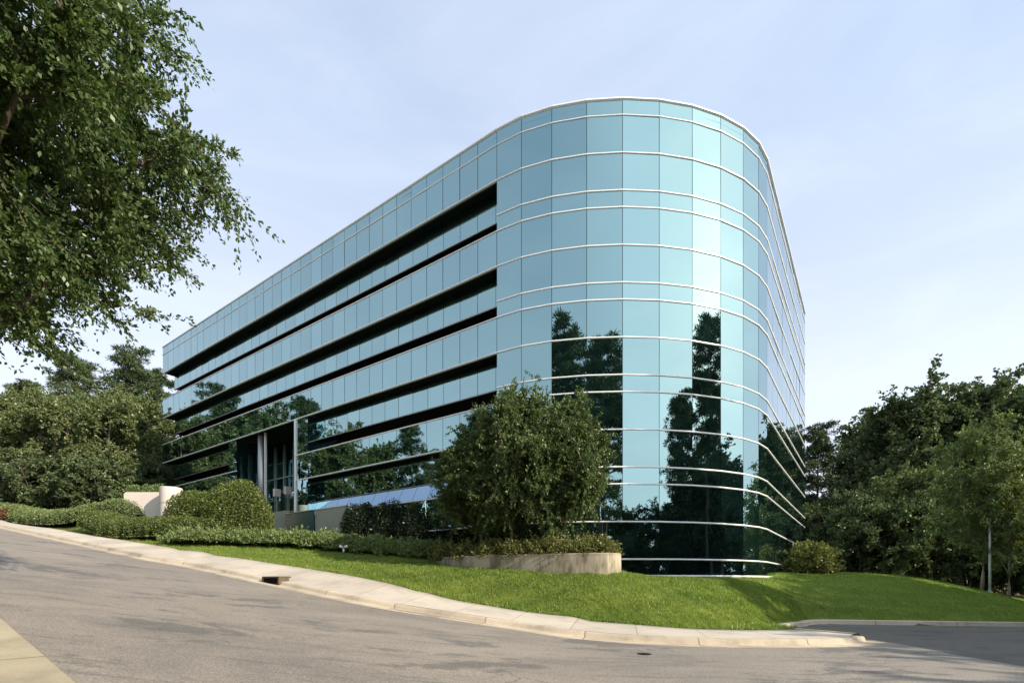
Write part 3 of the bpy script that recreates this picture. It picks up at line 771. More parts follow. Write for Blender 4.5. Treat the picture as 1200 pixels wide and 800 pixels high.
def tree_meshes(name, seed, H, crown, n1=9, n2=7, n3=8, nl=10, leaf=.3, width=.42, trunk_r=.2, clear=.25, mat='oak', bark='bark', rag=.25, droop=.1, tw=.16, stems=1, limb_up=.35, clip=None):
    """crown = (rx, ry, rz, centre height). Returns (trunk mesh, crown mesh)."""
    r = np.random.default_rng(seed); rx, ry, rz, cz = crown
    wood = MB(); LP = []; LD = []
    cen_ = np.array([0, 0, cz]); rad = np.array([rx, ry, rz])
    stem_paths = []
    for s in range(stems):
        a = r.uniform(0, 6.28); off = np.array([math.cos(a), math.sin(a), 0])*(0 if stems == 1 else rx*.45)
        top = np.array([0, 0, H*.88])+off*1.4+np.r_[r.normal(0, .03*H, 2), 0]
        P = curve_pts(np.array([0, 0, -.3])+off*.12, top, np.r_[r.normal(0, .02*H, 2), 0], 9)
        rr = np.linspace(trunk_r, trunk_r*.18, 9)*(1 if stems == 1 else .7); rr[0] *= 1.12
        wood.tube([tuple(p) for p in P], list(rr), 9); stem_paths.append(P)
    for i in range(n1):
        P = stem_paths[i % stems]
        h = clear+(.92-clear)*((i+.5)/n1)
        k_ = h*(len(P)-1); i0 = int(k_); fr_ = k_-i0; a = P[i0]*(1-fr_)+P[min(i0+1, len(P)-1)]*fr_
        az = i*2.39996+r.uniform(-.4, .4)
        el = (h-.5)*1.9+limb_up*.6+r.normal(0, .15)
        d = np.array([math.cos(az)*math.cos(el), math.sin(az)*math.cos(el), math.sin(el)])
        tgt = cen_+d*rad*r.uniform(.62, .98)*(1+r.normal(0, rag*.5))
        L = np.linalg.norm(tgt-a)
        B = curve_pts(a, tgt, np.array([0, 0, L*.12]), 7)
        r1 = trunk_r*.42*(1.1-h*.6)
        wood.tube([tuple(p) for p in B], list(np.linspace(r1, r1*.25, 7)), 6)
        for j in range(n2):
            u = r.uniform(.25, 1); k_ = u*6; i0 = min(int(k_), 5); b0 = B[i0]+(B[i0+1]-B[i0])*(k_-i0)
            dd = unit(unit(b0-cen_+r.normal(0, .01, 3))*.55*np.array([1, 1, .8])+r.normal(0, .75, 3))
            L2 = np.mean(rad)*r.uniform(.22, .5)
            b1 = b0+dd*L2*(np.array([rx, ry, rz])/np.mean(rad))
            e = (b1-cen_)/rad; ne = np.linalg.norm(e); lim = 1+r.normal(0, rag)
            if ne > lim: b1 = cen_+e/ne*lim*rad
            C_ = curve_pts(b0, b1, np.array([0, 0, L2*.08]), 4)
            wood.tube([tuple(p) for p in C_], list(np.linspace(r1*.3, r1*.08, 4)), 4, cap=False)
            for k3 in range(n3):
                u = r.uniform(.15, 1)*3; i0 = min(int(u), 2); c0 = C_[i0]+(C_[i0+1]-C_[i0])*(u-i0)
                d3 = unit(unit(b1-b0)*.5+r.normal(0, .7, 3)); L3 = np.mean(rad)*tw*r.uniform(.5, 1.2)
                t_ = r.uniform(.05, 1, (nl, 1)); pts = c0+d3*L3*t_; pts[:, 2] -= (droop*L3*t_[:, 0]**2)
                pts += r.normal(0, leaf*.35, pts.shape)
                LP.append(pts); LD.append(d3+r.normal(0, .65, (nl, 3))+np.array([0, 0, -droop]))
    LP = np.concatenate(LP); LD = np.concatenate(LD)
    if clip:
        q_ = (LP-cen_)/rad; ke = np.linalg.norm(q_, axis=1) < clip*(1+.08*np.sin(q_[:, 0]*9+q_[:, 2]*7)); LP, LD = LP[ke], LD[ke]
    V, f = leaf_quads(LP, LD, leaf, width, r)
    tm = bpy.data.meshes.new(name+'_trunk'); tm.from_pydata(wood.v, [], wood.f); tm.materials.append(M[bark]); tm.polygons.foreach_set('use_smooth', [True]*len(wood.f)); tm.update()
    return tm, np_mesh(name+'_crown', V, [f], M[mat])
def pine_meshes(name, seed, H, r_c, base=.5, nb=34, tufts=9, needles=70, nlen=.42, trunk_r=.24, bark='bark'):
    r = np.random.default_rng(seed); wood = MB(); LP = []; LD = []
    P = curve_pts(np.array([0, 0, -.3]), np.array([r.normal(0, .3), r.normal(0, .3), H*.97]), np.r_[r.normal(0, .4, 2), 0], 10)
    wood.tube([tuple(p) for p in P], list(np.linspace(trunk_r, .05, 10)), 9)
    for i in range(nb):
        h = base+(1-base)*((i+.5)/nb)**.85; k_ = h*9; i0 = min(int(k_), 8); a = P[i0]+(P[i0+1]-P[i0])*(k_-i0)
        az = i*2.4+r.uniform(-.6, .6); prof_ = math.sin(min(1, (1-(h-base)/(1-base))*1.15+.18)*math.pi/2)**.8
        L = r_c*prof_*r.uniform(.55, 1.15); up = r.uniform(.0, .45)
        tgt = a+np.array([math.cos(az)*L, math.sin(az)*L, L*up])
        B = curve_pts(a, tgt, np.array([0, 0, -L*.08]), 5); wood.tube([tuple(p) for p in B], list(np.linspace(.07, .02, 5)), 5, cap=False)
        for j in range(tufts):
            u = r.uniform(.3, 1.05); c0 = a+(tgt-a)*u+r.normal(0, 1, 3)*np.array([.45, .45, .22])*(.4+L*.25)
            d = unit(r.normal(size=(needles, 3))+np.array([0, 0, .35]))
            rr = r.uniform(0, .28, (needles, 1))
            LP.append(c0+d*rr*np.array([1.4, 1.4, .8])); LD.append(d)
    LP = np.concatenate(LP); LD = np.concatenate(LD)
    V, f = leaf_quads(LP, LD, nlen, .10, r)
    tm = bpy.data.meshes.new(name+'_trunk'); tm.from_pydata(wood.v, [], wood.f); tm.materials.append(M[bark]); tm.polygons.foreach_set('use_smooth', [True]*len(wood.f)); tm.update()
    return tm, np_mesh(name+'_crown', V, [f], M['pine'])

def plant(kind, meshes, x, y, label, cat='tree', group=None, rz=0, sc=1.0, scz=None, z=None, crown_mat=None):
    o = empty(kind, (x, y, gz(x, y) if z is None else z), rz); o.scale = (sc, sc, scz or sc)
    tag(o, label, cat, group)
    t_ = link('trunk', meshes[0], o); c = link('crown', meshes[1], o)
    if crown_mat:
        c.material_slots[0].link = 'OBJECT'; c.material_slots[0].material = M[crown_mat]
    return o

# foreground tree at the left edge
fg = tree_meshes('street_maple', 11, 10.8, (4.4, 4.4, 3.25, 7.55), n1=26, n2=19, n3=16, nl=31, clip=1.22, leaf=.088, width=.27, trunk_r=.2, clear=.3, mat='maple', rag=.09, droop=.35, tw=.15)
plant('maple_tree', fg, -9.0, 7.5, 'near leafy tree hanging into the top left corner', 'tree', rz=.6, z=-.2)

# archetypes
oakA = tree_meshes('oak_a', 21, 19, (5.4, 5.4, 7.6, 11), 16, 12, 12, 20, .27, trunk_r=.3, clear=.2, rag=.2)
oakB = tree_meshes('oak_b', 22, 15, (4.4, 4.4, 6.2, 8.3), 16, 12, 12, 18, .22, trunk_r=.24, clear=.14, rag=.22, bark='bark_pale')
oakC = tree_meshes('oak_c', 23, 20, (6.2, 6.2, 7.0, 12.5), 18, 12, 12, 20, .27, trunk_r=.32, clear=.3, rag=.22, mat='oak_dark')
pineA = pine_meshes('pine_a', 31, 24, 3.8, .5)
pineB = pine_meshes('pine_b', 32, 22, 3.2, .35, nb=40)
young = tree_meshes('young_tree', 41, 10.8, (2.9, 2.9, 4.7, 6.4), 18, 11, 11, 16, .125, trunk_r=.10, clear=.22, mat='birch', rag=.14, bark='bark_pale')
under = tree_meshes('understory', 51, 7, (3.3, 3.3, 3.6, 3.4), 13, 10, 11, 17, .18, trunk_r=.1, clear=.06, mat='oak_dark', stems=3)
A = {'oakA': oakA, 'oakB': oakB, 'oakC': oakC, 'pineA': pineA, 'pineB': pineB, 'young': young, 'under': under}
def atp(px, Y): return (px-CX)/F*Y, Y

# woods in view at the left
G1 = 'trees of the wood left of the building'
for kind, m_, px, Y, sc, rz, lab, cm in [
    ('pine_tree', 'pineA', 88, 62, .94, 0, 'round topped pine rising highest behind the left wood', None),
    ('pine_tree', 'pineB', 150, 60, 1.02, 1, 'sparse flat topped pine nearest the roof corner', None),
    ('pine_tree', 'pineB', 30, 66, .95, 2, 'pine top half hidden by the near tree leaves at left', None),
    ('pine_tree', 'pineA', 182, 64, .90, 2, 'slim pine just touching the left roof corner', None),
    ('broadleaf_tree', 'oakB', 20, 48, .88, 0, 'bushy tree at the far left edge of the wood', None),
    ('broadleaf_tree', 'oakB', 70, 46, .84, 1.2, 'light green leaning tree in the middle of the left wood', None),
    ('broadleaf_tree', 'oakB', 125, 45, .82, 2.2, 'wide leafy tree above the pale planter wall', None),
    ('broadleaf_tree', 'oakA', 160, 53, .80, 4, 'tall tree close beside the far corner of the building', None),
    ('broadleaf_tree', 'oakA', 95, 55, .82, 3, 'tree filling the back of the left wood below the pines', None),
    ('broadleaf_tree', 'oakA', 45, 56, .82, 5, 'tree behind the bushy one at the left edge', None),
    ('understory_tree', 'under', 5, 43, .9, 1, 'low dark thicket at the left edge above the hedge', None),
    ('understory_tree', 'under', 50, 43, .85, 3, 'low dark thicket above the middle of the back hedge', None),
    ('understory_tree', 'under', 110, 42, .85, 4, 'low dark thicket left of the pale planter wall', None),
    ('understory_tree', 'under', 168, 46.5, 1.0, 5, 'dark thicket between planter wall and building end', None),
    ('understory_tree', 'under', 195, 49.5, 1.2, 2, 'dark thicket hiding the foot of the far building corner', None)]:
    x, y = atp(px, Y); plant(kind, A[m_], x, y, lab, 'tree', G1, rz, sc, crown_mat=cm)

# woods in view at the right
G2 = 'trees of the wood right of the building'
for kind, m_, px, Y, sc, rz, lab, cm in [
    ('pine_tree', 'pineB', 958, 58, .86, 0, 'thin pine rising right beside the glass side wall', None),
    ('pine_tree', 'pineA', 985, 66, .66, 1, 'pine behind the thin one right of the glass wall', None),
    ('broadleaf_tree', 'oakC', 1078, 46, .94, 0, 'big dark tree with the ragged left edge against the sky', None),
    ('broadleaf_tree', 'oakC', 1128, 47, 1.0, 1.3, 'big dark tree behind the young pale trunked one', None),
    ('broadleaf_tree', 'oakC', 1175, 45, .93, 2.6, 'big dark tree at the right edge of the picture', None),
    ('broadleaf_tree', 'oakC', 1240, 42, .95, 3.6, 'big dark tree just leaving the right edge', None),
    ('broadleaf_tree', 'oakC', 1040, 59, 1.08, 1, 'tallest far tree behind the ragged dark one', None),
    ('broadleaf_tree', 'oakC', 1060, 66, 1.2, 3, 'far tall tree mirrored in the glass side wall', None),
    ('broadleaf_tree', 'oakB', 966, 50, .62, 4, 'low leafy tree below the thin pine', 'oak_dark'),
    ('broadleaf_tree', 'oakB', 1012, 42, .60, 5, 'leafy tree in front of the gap left of the big dark trees', 'oak_dark'),
    ('broadleaf_tree', 'oakB', 1065, 38, .66, 1, 'mid height tree in the middle of the right wood', None),
    ('broadleaf_tree', 'oakB', 940, 54, .6, 2, 'tree half hidden behind the glass side wall', 'oak_dark'),
    ('understory_tree', 'under', 955, 43, 1.0, 0, 'dark thicket behind the round bush at the glass corner', None),
    ('understory_tree', 'under', 1000, 38, .95, 1, 'dark thicket above the left part of the green bank', None),
    ('understory_tree', 'under', 1045, 36, .95, 2, 'dark thicket above the middle of the green bank', None),
    ('understory_tree', 'under', 1090, 36, .95, 3, 'dark thicket left of the young pale trunked tree', None),
    ('understory_tree', 'under', 1135, 37, 1.0, 4, 'dark thicket right behind the young pale trunked tree', None),
    ('understory_tree', 'under', 1180, 35, 1.0, 5, 'dark thicket behind the lamp pole at right', None),
    ('understory_tree', 'under', 1230, 33, 1.0, 6, 'dark thicket at the right edge of the picture', None)]:
    x, y = atp(px, Y); plant(kind, A[m_], x, y, lab, 'tree', G2, rz, sc, crown_mat=cm)
for i in range(26):
    px = 925+i*17 if i < 18 else -40+(i-18)*30; Y = 60+(i % 3)*5
    x, y = atp(px, Y); plant('understory_tree', under, x, y, 'distant low thicket closing the gaps between the trunks', 'tree', 'distant thickets behind the woods', i*1.1, 1.5+.2*(i % 3))
x, y = atp(1150, 27); plant('young_tree', young, x, y, 'young light green tree with pale trunk on the bank', 'tree', 'young trees on the green bank', .4, .86)
x, y = atp(1183, 26); plant('young_tree', young, x, y, 'small young tree right of the white lamp pole', 'tree', 'young trees on the green bank', 2.0, .60)

# trees that the mirror glass shows: across the road and beyond the lot
G3 = 'trees standing outside the picture and mirrored in the glass'
lab3 = 'tree outside the frame, seen mirrored in the glass'
refl = [('pineA', 26.2, 11.0, 1.02, 0), ('pineB', 48.5, -29.3, 1.55, 1), ('pineB', -4.6, -3.5, 1.17, 2), ('pineA', 5.0, -8.0, 1.13, 3), ('pineA', 1.8, -13, 1.0, 4),
        ('pineA', -2.4, -12.5, 1.0, 5), ('pineA', 27.6, 10.0, .86, 2.5), ('pineA', 50.5, -30.5, 1.42, 1.5), ('pineB', -6.0, -8.5, 1.0, 3.2), ('pineB', 5.6, -12.5, 1.1, .5)]
for m_, x, y, sc, rz in refl: plant('pine_tree', A[m_], x, y, 'tall pine outside the frame, seen mirrored in the rounded glass corner', 'tree', 'tall pines mirrored in the rounded corner', rz, sc*(.62 if x > 26 and y > 0 else .66 if x > 40 else 1), sc)
for i, (x, y, sc) in enumerate([(29.5, -1.4, 1.0), (30.5, 4.3, 1.04), (31, 10.0, 1.02), (32, 16, .98), (34.5, 22, .66), (44, 8, 1.05), (45, 16, 1.1), (44, 0, 1.0)]):
    plant('broadleaf_tree', oakB, x, y, 'broadleaf tree outside the right edge, mirrored in the corner glass and shading the lot', 'tree', 'trees shading the lot from the right', i*1.3, sc, crown_mat='shaded_leaf')
for i, (x, y, sc) in enumerate([(33.5, 1.2, .74), (34, 7.2, .76), (35, 13.2, .76), (27.5, -5.5, .5)]):
    plant('broadleaf_tree', oakC, x, y, 'broadleaf tree outside the right edge, mirrored in the corner glass and shading the lot', 'tree', 'trees shading the lot from the right', i*1.9, sc, crown_mat='shaded_leaf')
for i, (x, y) in enumerate([(38, -4), (38.5, 2), (38, 8), (38.5, 14), (39.5, 20), (43, 26), (34, -8)]):
    plant('understory_tree', under, x, y, 'low thicket outside the right edge below the trees shading the lot', 'tree', 'thickets outside the right edge', i*1.7, 1.2, crown_mat='shaded_leaf')
rs = np.random.default_rng(5)
for i in range(15):      # left side, mirrored in the long facade
    y = -26+i*5.6; x = -58-rs.uniform(0, 6)-abs(y-15)*.05
    k_ = ['oakA', 'pineA', 'oakC', 'pineB', 'oakA'][i % 5]; sc = rs.uniform(.88, 1.05)
    plant('broadleaf_tree' if 'oak' in k_ else 'pine_tree', A[k_], x, y, ('broadleaf ' if 'oak' in k_ else 'pine ')+'tree outside the frame, mirrored in the long facade', 'tree', 'trees mirrored in the long facade', rs.uniform(0, 6), sc)
    plant('understory_tree', under, x+6, y+2.5, 'low thicket outside the frame, mirrored in the long facade', 'tree', 'thickets mirrored in the long facade', rs.uniform(0, 6), 1.15, crown_mat='shaded_leaf')
for i in range(24):      # behind the camera
    a = R(-158+i*6.1); rad_ = 44+rs.uniform(-2, 5); x = 4+rad_*math.cos(a); y = 14+rad_*math.sin(a)
    k_ = ['oakB', 'oakC', 'oakB', 'oakA'][i % 4]; sc = {'oakB': .95, 'oakC': .72, 'oakA': .74}[k_]*rs.uniform(.9, 1.05)
    plant('broadleaf_tree', A[k_], x, y, 'broadleaf tree outside the frame behind the camera, mirrored low in the corner glass', 'tree', 'trees mirrored low in the corner glass', rs.uniform(0, 6), sc, crown_mat='shaded_leaf')
    plant('understory_tree', under, 4+(rad_-5)*math.cos(a+.06), 14+(rad_-6)*math.sin(a+.06), 'low thicket outside the frame behind the camera, mirrored low in the corner glass', 'tree', 'thickets mirrored low in the corner glass', rs.uniform(0, 6), 1.2, crown_mat='shaded_leaf')

# ------------------------------------------------------------------ shrubs
def shell_pts(n, dims, r, flat=.0, power=2.3, inner=.74, lump=.10):
    d = unit(r.normal(size=(n, 3))); d[:, 2] = np.abs(d[:, 2])*(1)-.12*(r.random(n) < .25)
    d = unit(d); p = power
    k_ = (np.abs(d[:, 0])**p+np.abs(d[:, 1])**p+np.abs(d[:, 2])**p)**(-1/p)
    ph = r.uniform(0, 6.28, 6)
    lumpf = 1+lump*(np.sin(d[:, 0]*5+ph[0])*np.sin(d[:, 1]*5+ph[1])+.6*np.sin(d[:, 2]*9+ph[2])*np.sin(d[:, 0]*8+ph[3]))
    P = d*k_[:, None]*lumpf[:, None]*r.uniform(inner, 1.02, (n, 1))
    return P*np.array(dims), d
def shrub(kind, x, y, dims, label, mat, n=9000, leaf=.09, width=.4, group=None, cat='shrub', rz=0, lump=.06, power=2.3, spiky=0.0, seed=0, z=None, up=.2, inner=.74):
    r = np.random.default_rng(seed+int(abs(x)*100)); o = empty(kind, (x, y, (gz(x, y) if z is None else z)-.03), rz); tag(o, label, cat, group)
    P, d = shell_pts(n, dims, r, lump=lump, power=power, inner=inner)
    P[:, 2] += .05
    if spiky:
        ns = int(n*.18); P2, d2 = shell_pts(ns//12, dims, r, lump=lump, power=power, inner=.95); t_ = np.tile(np.linspace(0, 1, 12), len(P2))[:, None]
        tip = unit(d2+np.array([0, 0, .5])+r.normal(0, .3, d2.shape)); Q = np.repeat(P2, 12, 0)+np.repeat(tip, 12, 0)*t_*spiky*r.uniform(.5, 1.3, (len(P2), 1)).repeat(12, 0); P = np.vstack([P, Q]); d = np.vstack([d, np.repeat(tip, 12, 0)])
    V, f = leaf_quads(P, d*.6+r.normal(0, .7, P.shape)+np.array([0, 0, up]), leaf, width, r)
    link('foliage', np_mesh(kind+'_foliage', V, [f], M[mat]), o)
    # stems: a dark twiggy inside
    mb = MB(); mbp = []
    for i in range(26):
        a = r.uniform(0, 6.28); b_ = r.uniform(.1, 1)
        tip = np.array([math.cos(a)*b_, math.sin(a)*b_, math.sqrt(max(0, 1-b_*b_))*.9+.08])*np.array(dims)*.86
        mb.tube([(tip[0]*.1, tip[1]*.1, -.05), tuple(tip*np.array([.5, .5, .6])), tuple(tip)], [.02, .014, .006], 5)
    # solid dark core added inside so that no light comes through
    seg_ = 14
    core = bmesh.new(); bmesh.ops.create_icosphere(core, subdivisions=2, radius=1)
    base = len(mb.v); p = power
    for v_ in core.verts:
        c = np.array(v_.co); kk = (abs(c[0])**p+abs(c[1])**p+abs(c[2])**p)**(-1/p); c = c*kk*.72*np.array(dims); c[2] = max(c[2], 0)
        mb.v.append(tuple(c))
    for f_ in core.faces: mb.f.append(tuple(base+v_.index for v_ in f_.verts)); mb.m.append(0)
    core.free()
    mb.build('stems', M['core'], o)  # real stems together with the added solid dark core
    return o

M['azalea'] = leaf_mat('rusty_leaf', (.085, .045, .026), (.20, .095, .055), .25, .02, clump=2)
for i, (px, tx) in enumerate([(14, 'at the left edge of the picture'), (46, 'second from the left edge'), (92, 'below the leaning tree'), (134, 'left of the pale planter wall')]):
    x, y = atp(px, 38.5); shrub('azalea', x, y, (1.3, .9, .9), 'rusty leaved shrub under the left wood, '+tx, 'azalea', 2500, .12, .4, 'rusty shrubs under the left wood', lump=.2, seed=90+i)
# two round clipped bushes
x, y = atp(230, 30.5); shrub('round_bush', x, y, (1.65, 1.5, 2.15), 'rounded green bush touching the pale cylinder planter', 'boxwood', 11000, .10, lump=.05, z=3.35)
x, y = atp(280, 28.6); shrub('round_bush', x, y, (1.75, 1.7, 2.95), 'largest dome shaped bush left of the entrance', 'boxwood', 17000, .10, lump=.04, z=2.75)
# clipped hedges by the walk
def hedge(name, label, pts, wd, ht, mat, n, seed, base_z):
    """a low clipped hedge along a plan line"""
    r = np.random.default_rng(seed); P = densify(np.array(pts), .3); P = resample(P, 60)
    T_ = np.gradient(P, axis=0); T_ /= np.linalg.norm(T_, axis=1)[:, None]; Nn = np.c_[-T_[:, 1], T_[:, 0]]
    o = empty(name, (*P[30], base_z(*P[30]))); tag(o, label, 'hedge')
    u = r.uniform(0, 59, n); i0 = np.minimum(u.astype(int), 58); fr_ = (u-i0)[:, None]
    c = P[i0]*(1-fr_)+P[i0+1]*fr_; nn = Nn[i0]
    a = r.uniform(-.12, math.pi+.12, n); pw = 2.0/3.2
    sx = np.sign(np.cos(a))*np.abs(np.cos(a))**pw; sz = np.sign(np.sin(a))*np.abs(np.sin(a))**pw
    endf = np.clip(np.minimum(u, 59-u)/3.2, 0, 1); endf = np.sqrt(1-(1-endf)**2)
    k_ = r.uniform(.86, 1.03, n)*(1+.05*np.sin(u*.9)+.04*np.sin(u*2.3+1))
    xy = c+nn*(sx*k_*wd/2*(.3+.7*endf))[:, None]
    zb = np.array([base_z(*q) for q in P]); z = np.interp(u, np.arange(60), zb)+np.maximum(sz*k_*ht*(.25+.75*endf), -.02)
    PP = np.c_[xy, z]-np.array(o.location)
    D = np.c_[nn*sx[:, None], sz]*.7+r.normal(0, .7, (n, 3))
    V, f = leaf_quads(PP, D, .075, .42, r); link('foliage', np_mesh(name+'_foliage', V, [f], M[mat]), o)
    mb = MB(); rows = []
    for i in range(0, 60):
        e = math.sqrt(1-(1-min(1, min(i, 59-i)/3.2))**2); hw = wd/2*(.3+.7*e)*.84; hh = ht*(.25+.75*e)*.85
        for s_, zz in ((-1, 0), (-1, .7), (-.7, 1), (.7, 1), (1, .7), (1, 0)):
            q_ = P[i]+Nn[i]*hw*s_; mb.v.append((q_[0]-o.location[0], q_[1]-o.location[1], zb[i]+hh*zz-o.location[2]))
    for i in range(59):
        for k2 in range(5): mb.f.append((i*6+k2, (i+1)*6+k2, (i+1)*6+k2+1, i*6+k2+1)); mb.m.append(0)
    mb.build('stems', M['core'], o); return o  # solid dark core added inside the hedge, blocks light through the leaves
def hb(x, y): return gz(x, y)-.02
def off_back(px, d):
    """point d metres behind the sidewalk's lawn edge at photo column px"""
    i = int(np.argmin(np.abs(CX+F*BKd[:, 0]/BKd[:, 1]-px))); p = BKd[i]
    T_ = BKd[min(i+1, len(BKd)-1)]-BKd[i-1]; T_ /= np.linalg.norm(T_)
    return p+np.array([-T_[1], T_[0]])*d
hedge('clipped_hedge', 'low clipped brownish green hedge in front of the round bushes', [off_back(92, 1.0), off_back(122, 1.0), off_back(152, 1.45), off_back(186, 2.4), off_back(216, 3.5)], 2.3, 1.05, 'hedge', 42000, 3, hb)
e_ = off_back(2, 1.3)
hedge('clipped_hedge', 'long low green hedge beside the walk at the far left', [e_+e0*9, e_, off_back(25, 1.2), off_back(48, 1.3), off_back(72, 1.9), off_back(100, 3.0)], 2.4, 1.0, 'juniper', 46000, 4, hb)
# spreading junipers
jn = [(228, 27.0, 1.5, 'at the left end of the row'), (268, 27.0, 1.5, 'in front of the dome shaped bush'), (308, 27.0, 1.5, 'left of the terrace wall'), (345, 26.8, 1.45, 'in front of the metal jamb'),
      (380, 26.6, 1.4, 'in front of the concrete wall'), (414, 26.2, 1.4, 'behind the small lawn spotlight'), (447, 25.6, 1.35, 'below the left dark evergreen'), (478, 24.8, 1.3, 'below the middle dark evergreen'), (506, 23.8, 1.2, 'touching the left end of the planter')]
for i, (px, Y, rx_, tx) in enumerate(jn):
    x, y = atp(px, Y); shrub('juniper', x, y, (rx_*1.12, 1.25, .62), 'feathery low juniper '+tx, 'juniper', 7500, .13, .22, 'spreading junipers along the lawn', lump=.14, spiky=.28, seed=i, up=.5, power=2.1, rz=hd+.3)
# dark evergreens under the facade
yw = [(426, 28.6, 1.25, 2.05, 'leftmost, beside the concrete wall'), (462, 27.8, 1.55, 2.5, 'second from the concrete wall'), (500, 26.8, 1.6, 2.55, 'in the middle, under the blue sill'), (540, 25.8, 1.4, 2.5, 'behind the planter trees')]
for i, (px, Y, rx_, h_, tx) in enumerate(yw):
    x, y = atp(px, Y); shrub('yew_bush', x, y, (rx_, 1.2, h_), 'dark clipped evergreen bush '+tx, 'yew', 10000, .11, .3, 'dark evergreens under the facade', lump=.08, seed=20+i, z=gz(x, y))
# round bush at the right corner
x, y = atp(950, 28.5); shrub('corner_bush', x, y, (1.2, 1.2, 1.5), 'pale green layered bush at the right end of the glass wall', 'nandina', 8500, .16, .3, cat='shrub', lump=.18, spiky=.3, seed=40)

# ------------------------------------------------------------------ planter with trees
pl_a = np.array(atp(510, 21.6)); pl_b = np.array(atp(728, 18.5))
pts_front = densify(np.array([pl_a, atp(545, 20.4), atp(610, 19.2), atp(670, 18.4), atp(712, 18.1), pl_b]), .3)
back_line = densify(np.array([pl_b, np.array(atp(724, 19.4)), np.array(atp(696, 20.5)), np.array(atp(640, 21.6)), np.array(atp(560, 22.6)), pl_a]), .3)
loop = np.vstack([pts_front[:-1], back_line[:-1]])
ptop = 1.06
pln = empty('planter', (*loop.mean(0), .2)); tag(pln, 'long curved stained concrete planter on the lawn', 'planter')
ox, oy, oz = pln.location
mb = MB(); n_ = len(loop); cen_p = loop.mean(0)
T_ = np.roll(loop, -1, 0)-np.roll(loop, 1, 0); T_ = T_/np.linalg.norm(T_, axis=1)[:, None]; Nin = np.c_[-T_[:, 1], T_[:, 0]]
inn = loop+Nin*.22
for i in range(n_):
    j = (i+1) % n_
    ring = lambda P, z: [(P[i][0]-ox, P[i][1]-oy, z-oz), (P[j][0]-ox, P[j][1]-oy, z-oz)]
    a, b_ = ring(loop, -.6); c, d = ring(loop, ptop-.03); e, f_ = ring(loop+Nin*.025, ptop); g_, h_ = ring(inn, ptop); k1, k2 = ring(inn, ptop-.2)
    mb.quad(a, b_, d, c); mb.quad(c, d, f_, e); mb.quad(e, f_, h_, g_); mb.quad(g_, h_, k2, k1)
mb.build('planter_wall', M['planter'], pln)
mb = MB(); mb.poly([(p[0]-ox, p[1]-oy, ptop-.07-oz) for p in inn]); mb.build('mulch', M['mulch'], pln)
hol = [tree_meshes('holly_a', 61, 5.7, (2.05, 1.9, 2.65, 3.2), 24, 17, 12, 31, .072, .40, .085, .2, 'holly', 'bark_pale', rag=.17, stems=1, tw=.22),
       tree_meshes('holly_b', 62, 5.2, (2.0, 1.9, 2.45, 2.9), 24, 17, 12, 31, .072, .40, .08, .2, 'holly', 'bark_pale', rag=.17, stems=1, tw=.22)]
for i, (px, Y, m_, sc, scz, rz, tx) in enumerate([(566, 21.3, 1, 1.06, .96, .3, 'left of the three small trees in the concrete planter'), (600, 20.4, 0, .86, 1.22, 1.7, 'middle tree of the concrete planter, its pale trunk showing'), (656, 20.0, 1, .98, 1.17, 3.4, 'right of the three small trees in the concrete planter')]):
    x, y = atp(px, Y); plant('holly_tree', hol[m_], x, y, 'dense small tree, '+tx, 'tree', 'small trees in the planter', rz, sc, scz, z=ptop-.1)
sh = [(524, 21.7, .62), (548, 21.0, .62), (577, 20.4, .62), (604, 19.9, .6), (633, 19.5, .62), (660, 19.2, .64), (686, 19.0, .64), (707, 18.9, .57), (596, 21.4, .6), (650, 20.6, .7), (690, 20.1, .6)]
for i, (px, Y, rr) in enumerate(sh):
    tx = ['first from the left', 'second from the left', 'third from the left', 'just left of the pale trunk', 'just right of the pale trunk', 'below the right tree', 'second from the right end', 'at the right end'][i] if i < 8 else ['behind the left trunk', 'behind the pale trunk', 'behind the right end'][i-8]
    x, y = atp(px, Y); shrub('planter_shrub', x, y, (rr*1.05, rr, rr*1.12), 'loose leafy shrub in the planter, '+tx, 'nandina', 2600, .085, .3, 'shrubs along the planter edge', lump=.16, spiky=.22, seed=60+i, z=ptop-.1, inner=.5)

# ------------------------------------------------------------------ pale planter walls at the far left
r0 = empty('plaza_planter', (*atp(170, 33.5), 4.0)); tag(r0, 'pale plastered planter wall with green shrubs on top', 'planter')
mb = MB(); prof_ = []; wdt = 2.6; hgt = 1.95
P = [(-wdt/2, 0), (wdt/2+.3, 0), (wdt/2+.3, hgt), (-wdt/2+.12, hgt), (-wdt/2+.03, hgt-.08), (-wdt/2, hgt-.2)]
n_ = len(P); fv = [(p[0], -.15, p[1]) for p in P]; bv = [(p[0], 1.2, p[1]) for p in P]
mb.poly(fv); mb.poly(bv[::-1])
for i in range(n_): mb.quad(fv[i], bv[i], bv[(i+1) % n_], fv[(i+1) % n_])
mb.build('wall_panel', M['pale'], r0, bevel=.02)
for i, (px, dz) in enumerate([(158, 0), (172, .03), (185, .02)]):
    x, y = atp(px, 34.0); shrub('box_shrub', x, y, (.5, .45, .62), 'small green shrub on top of the pale planter wall, '+['left one', 'middle one', 'right one'][i], 'juniper', 1800, .09, .35, 'shrubs on the pale planter', seed=80+i, z=5.85, lump=.12, spiky=.15)
r1 = empty('cylinder_planter', (*atp(200.5, 32.8), 4.0)); tag(r1, 'pale round concrete drum left of the round bush', 'planter')
mb = MB(); 
mb.tube([(0, 0, 0), (0, 0, 1.05)], .64, 36); mb.tube([(0, 0, 1.09), (0, 0, 2.08), (0, 0, 2.12)], [.64, .64, .61], 36); mb.build('drum', M['pale'], r1, smooth=False)
mb = MB(); mb.tube([(0, 0, 1.04), (0, 0, 1.10)], .62, 36); mb.build('joint', M['metal_grey'], r1)

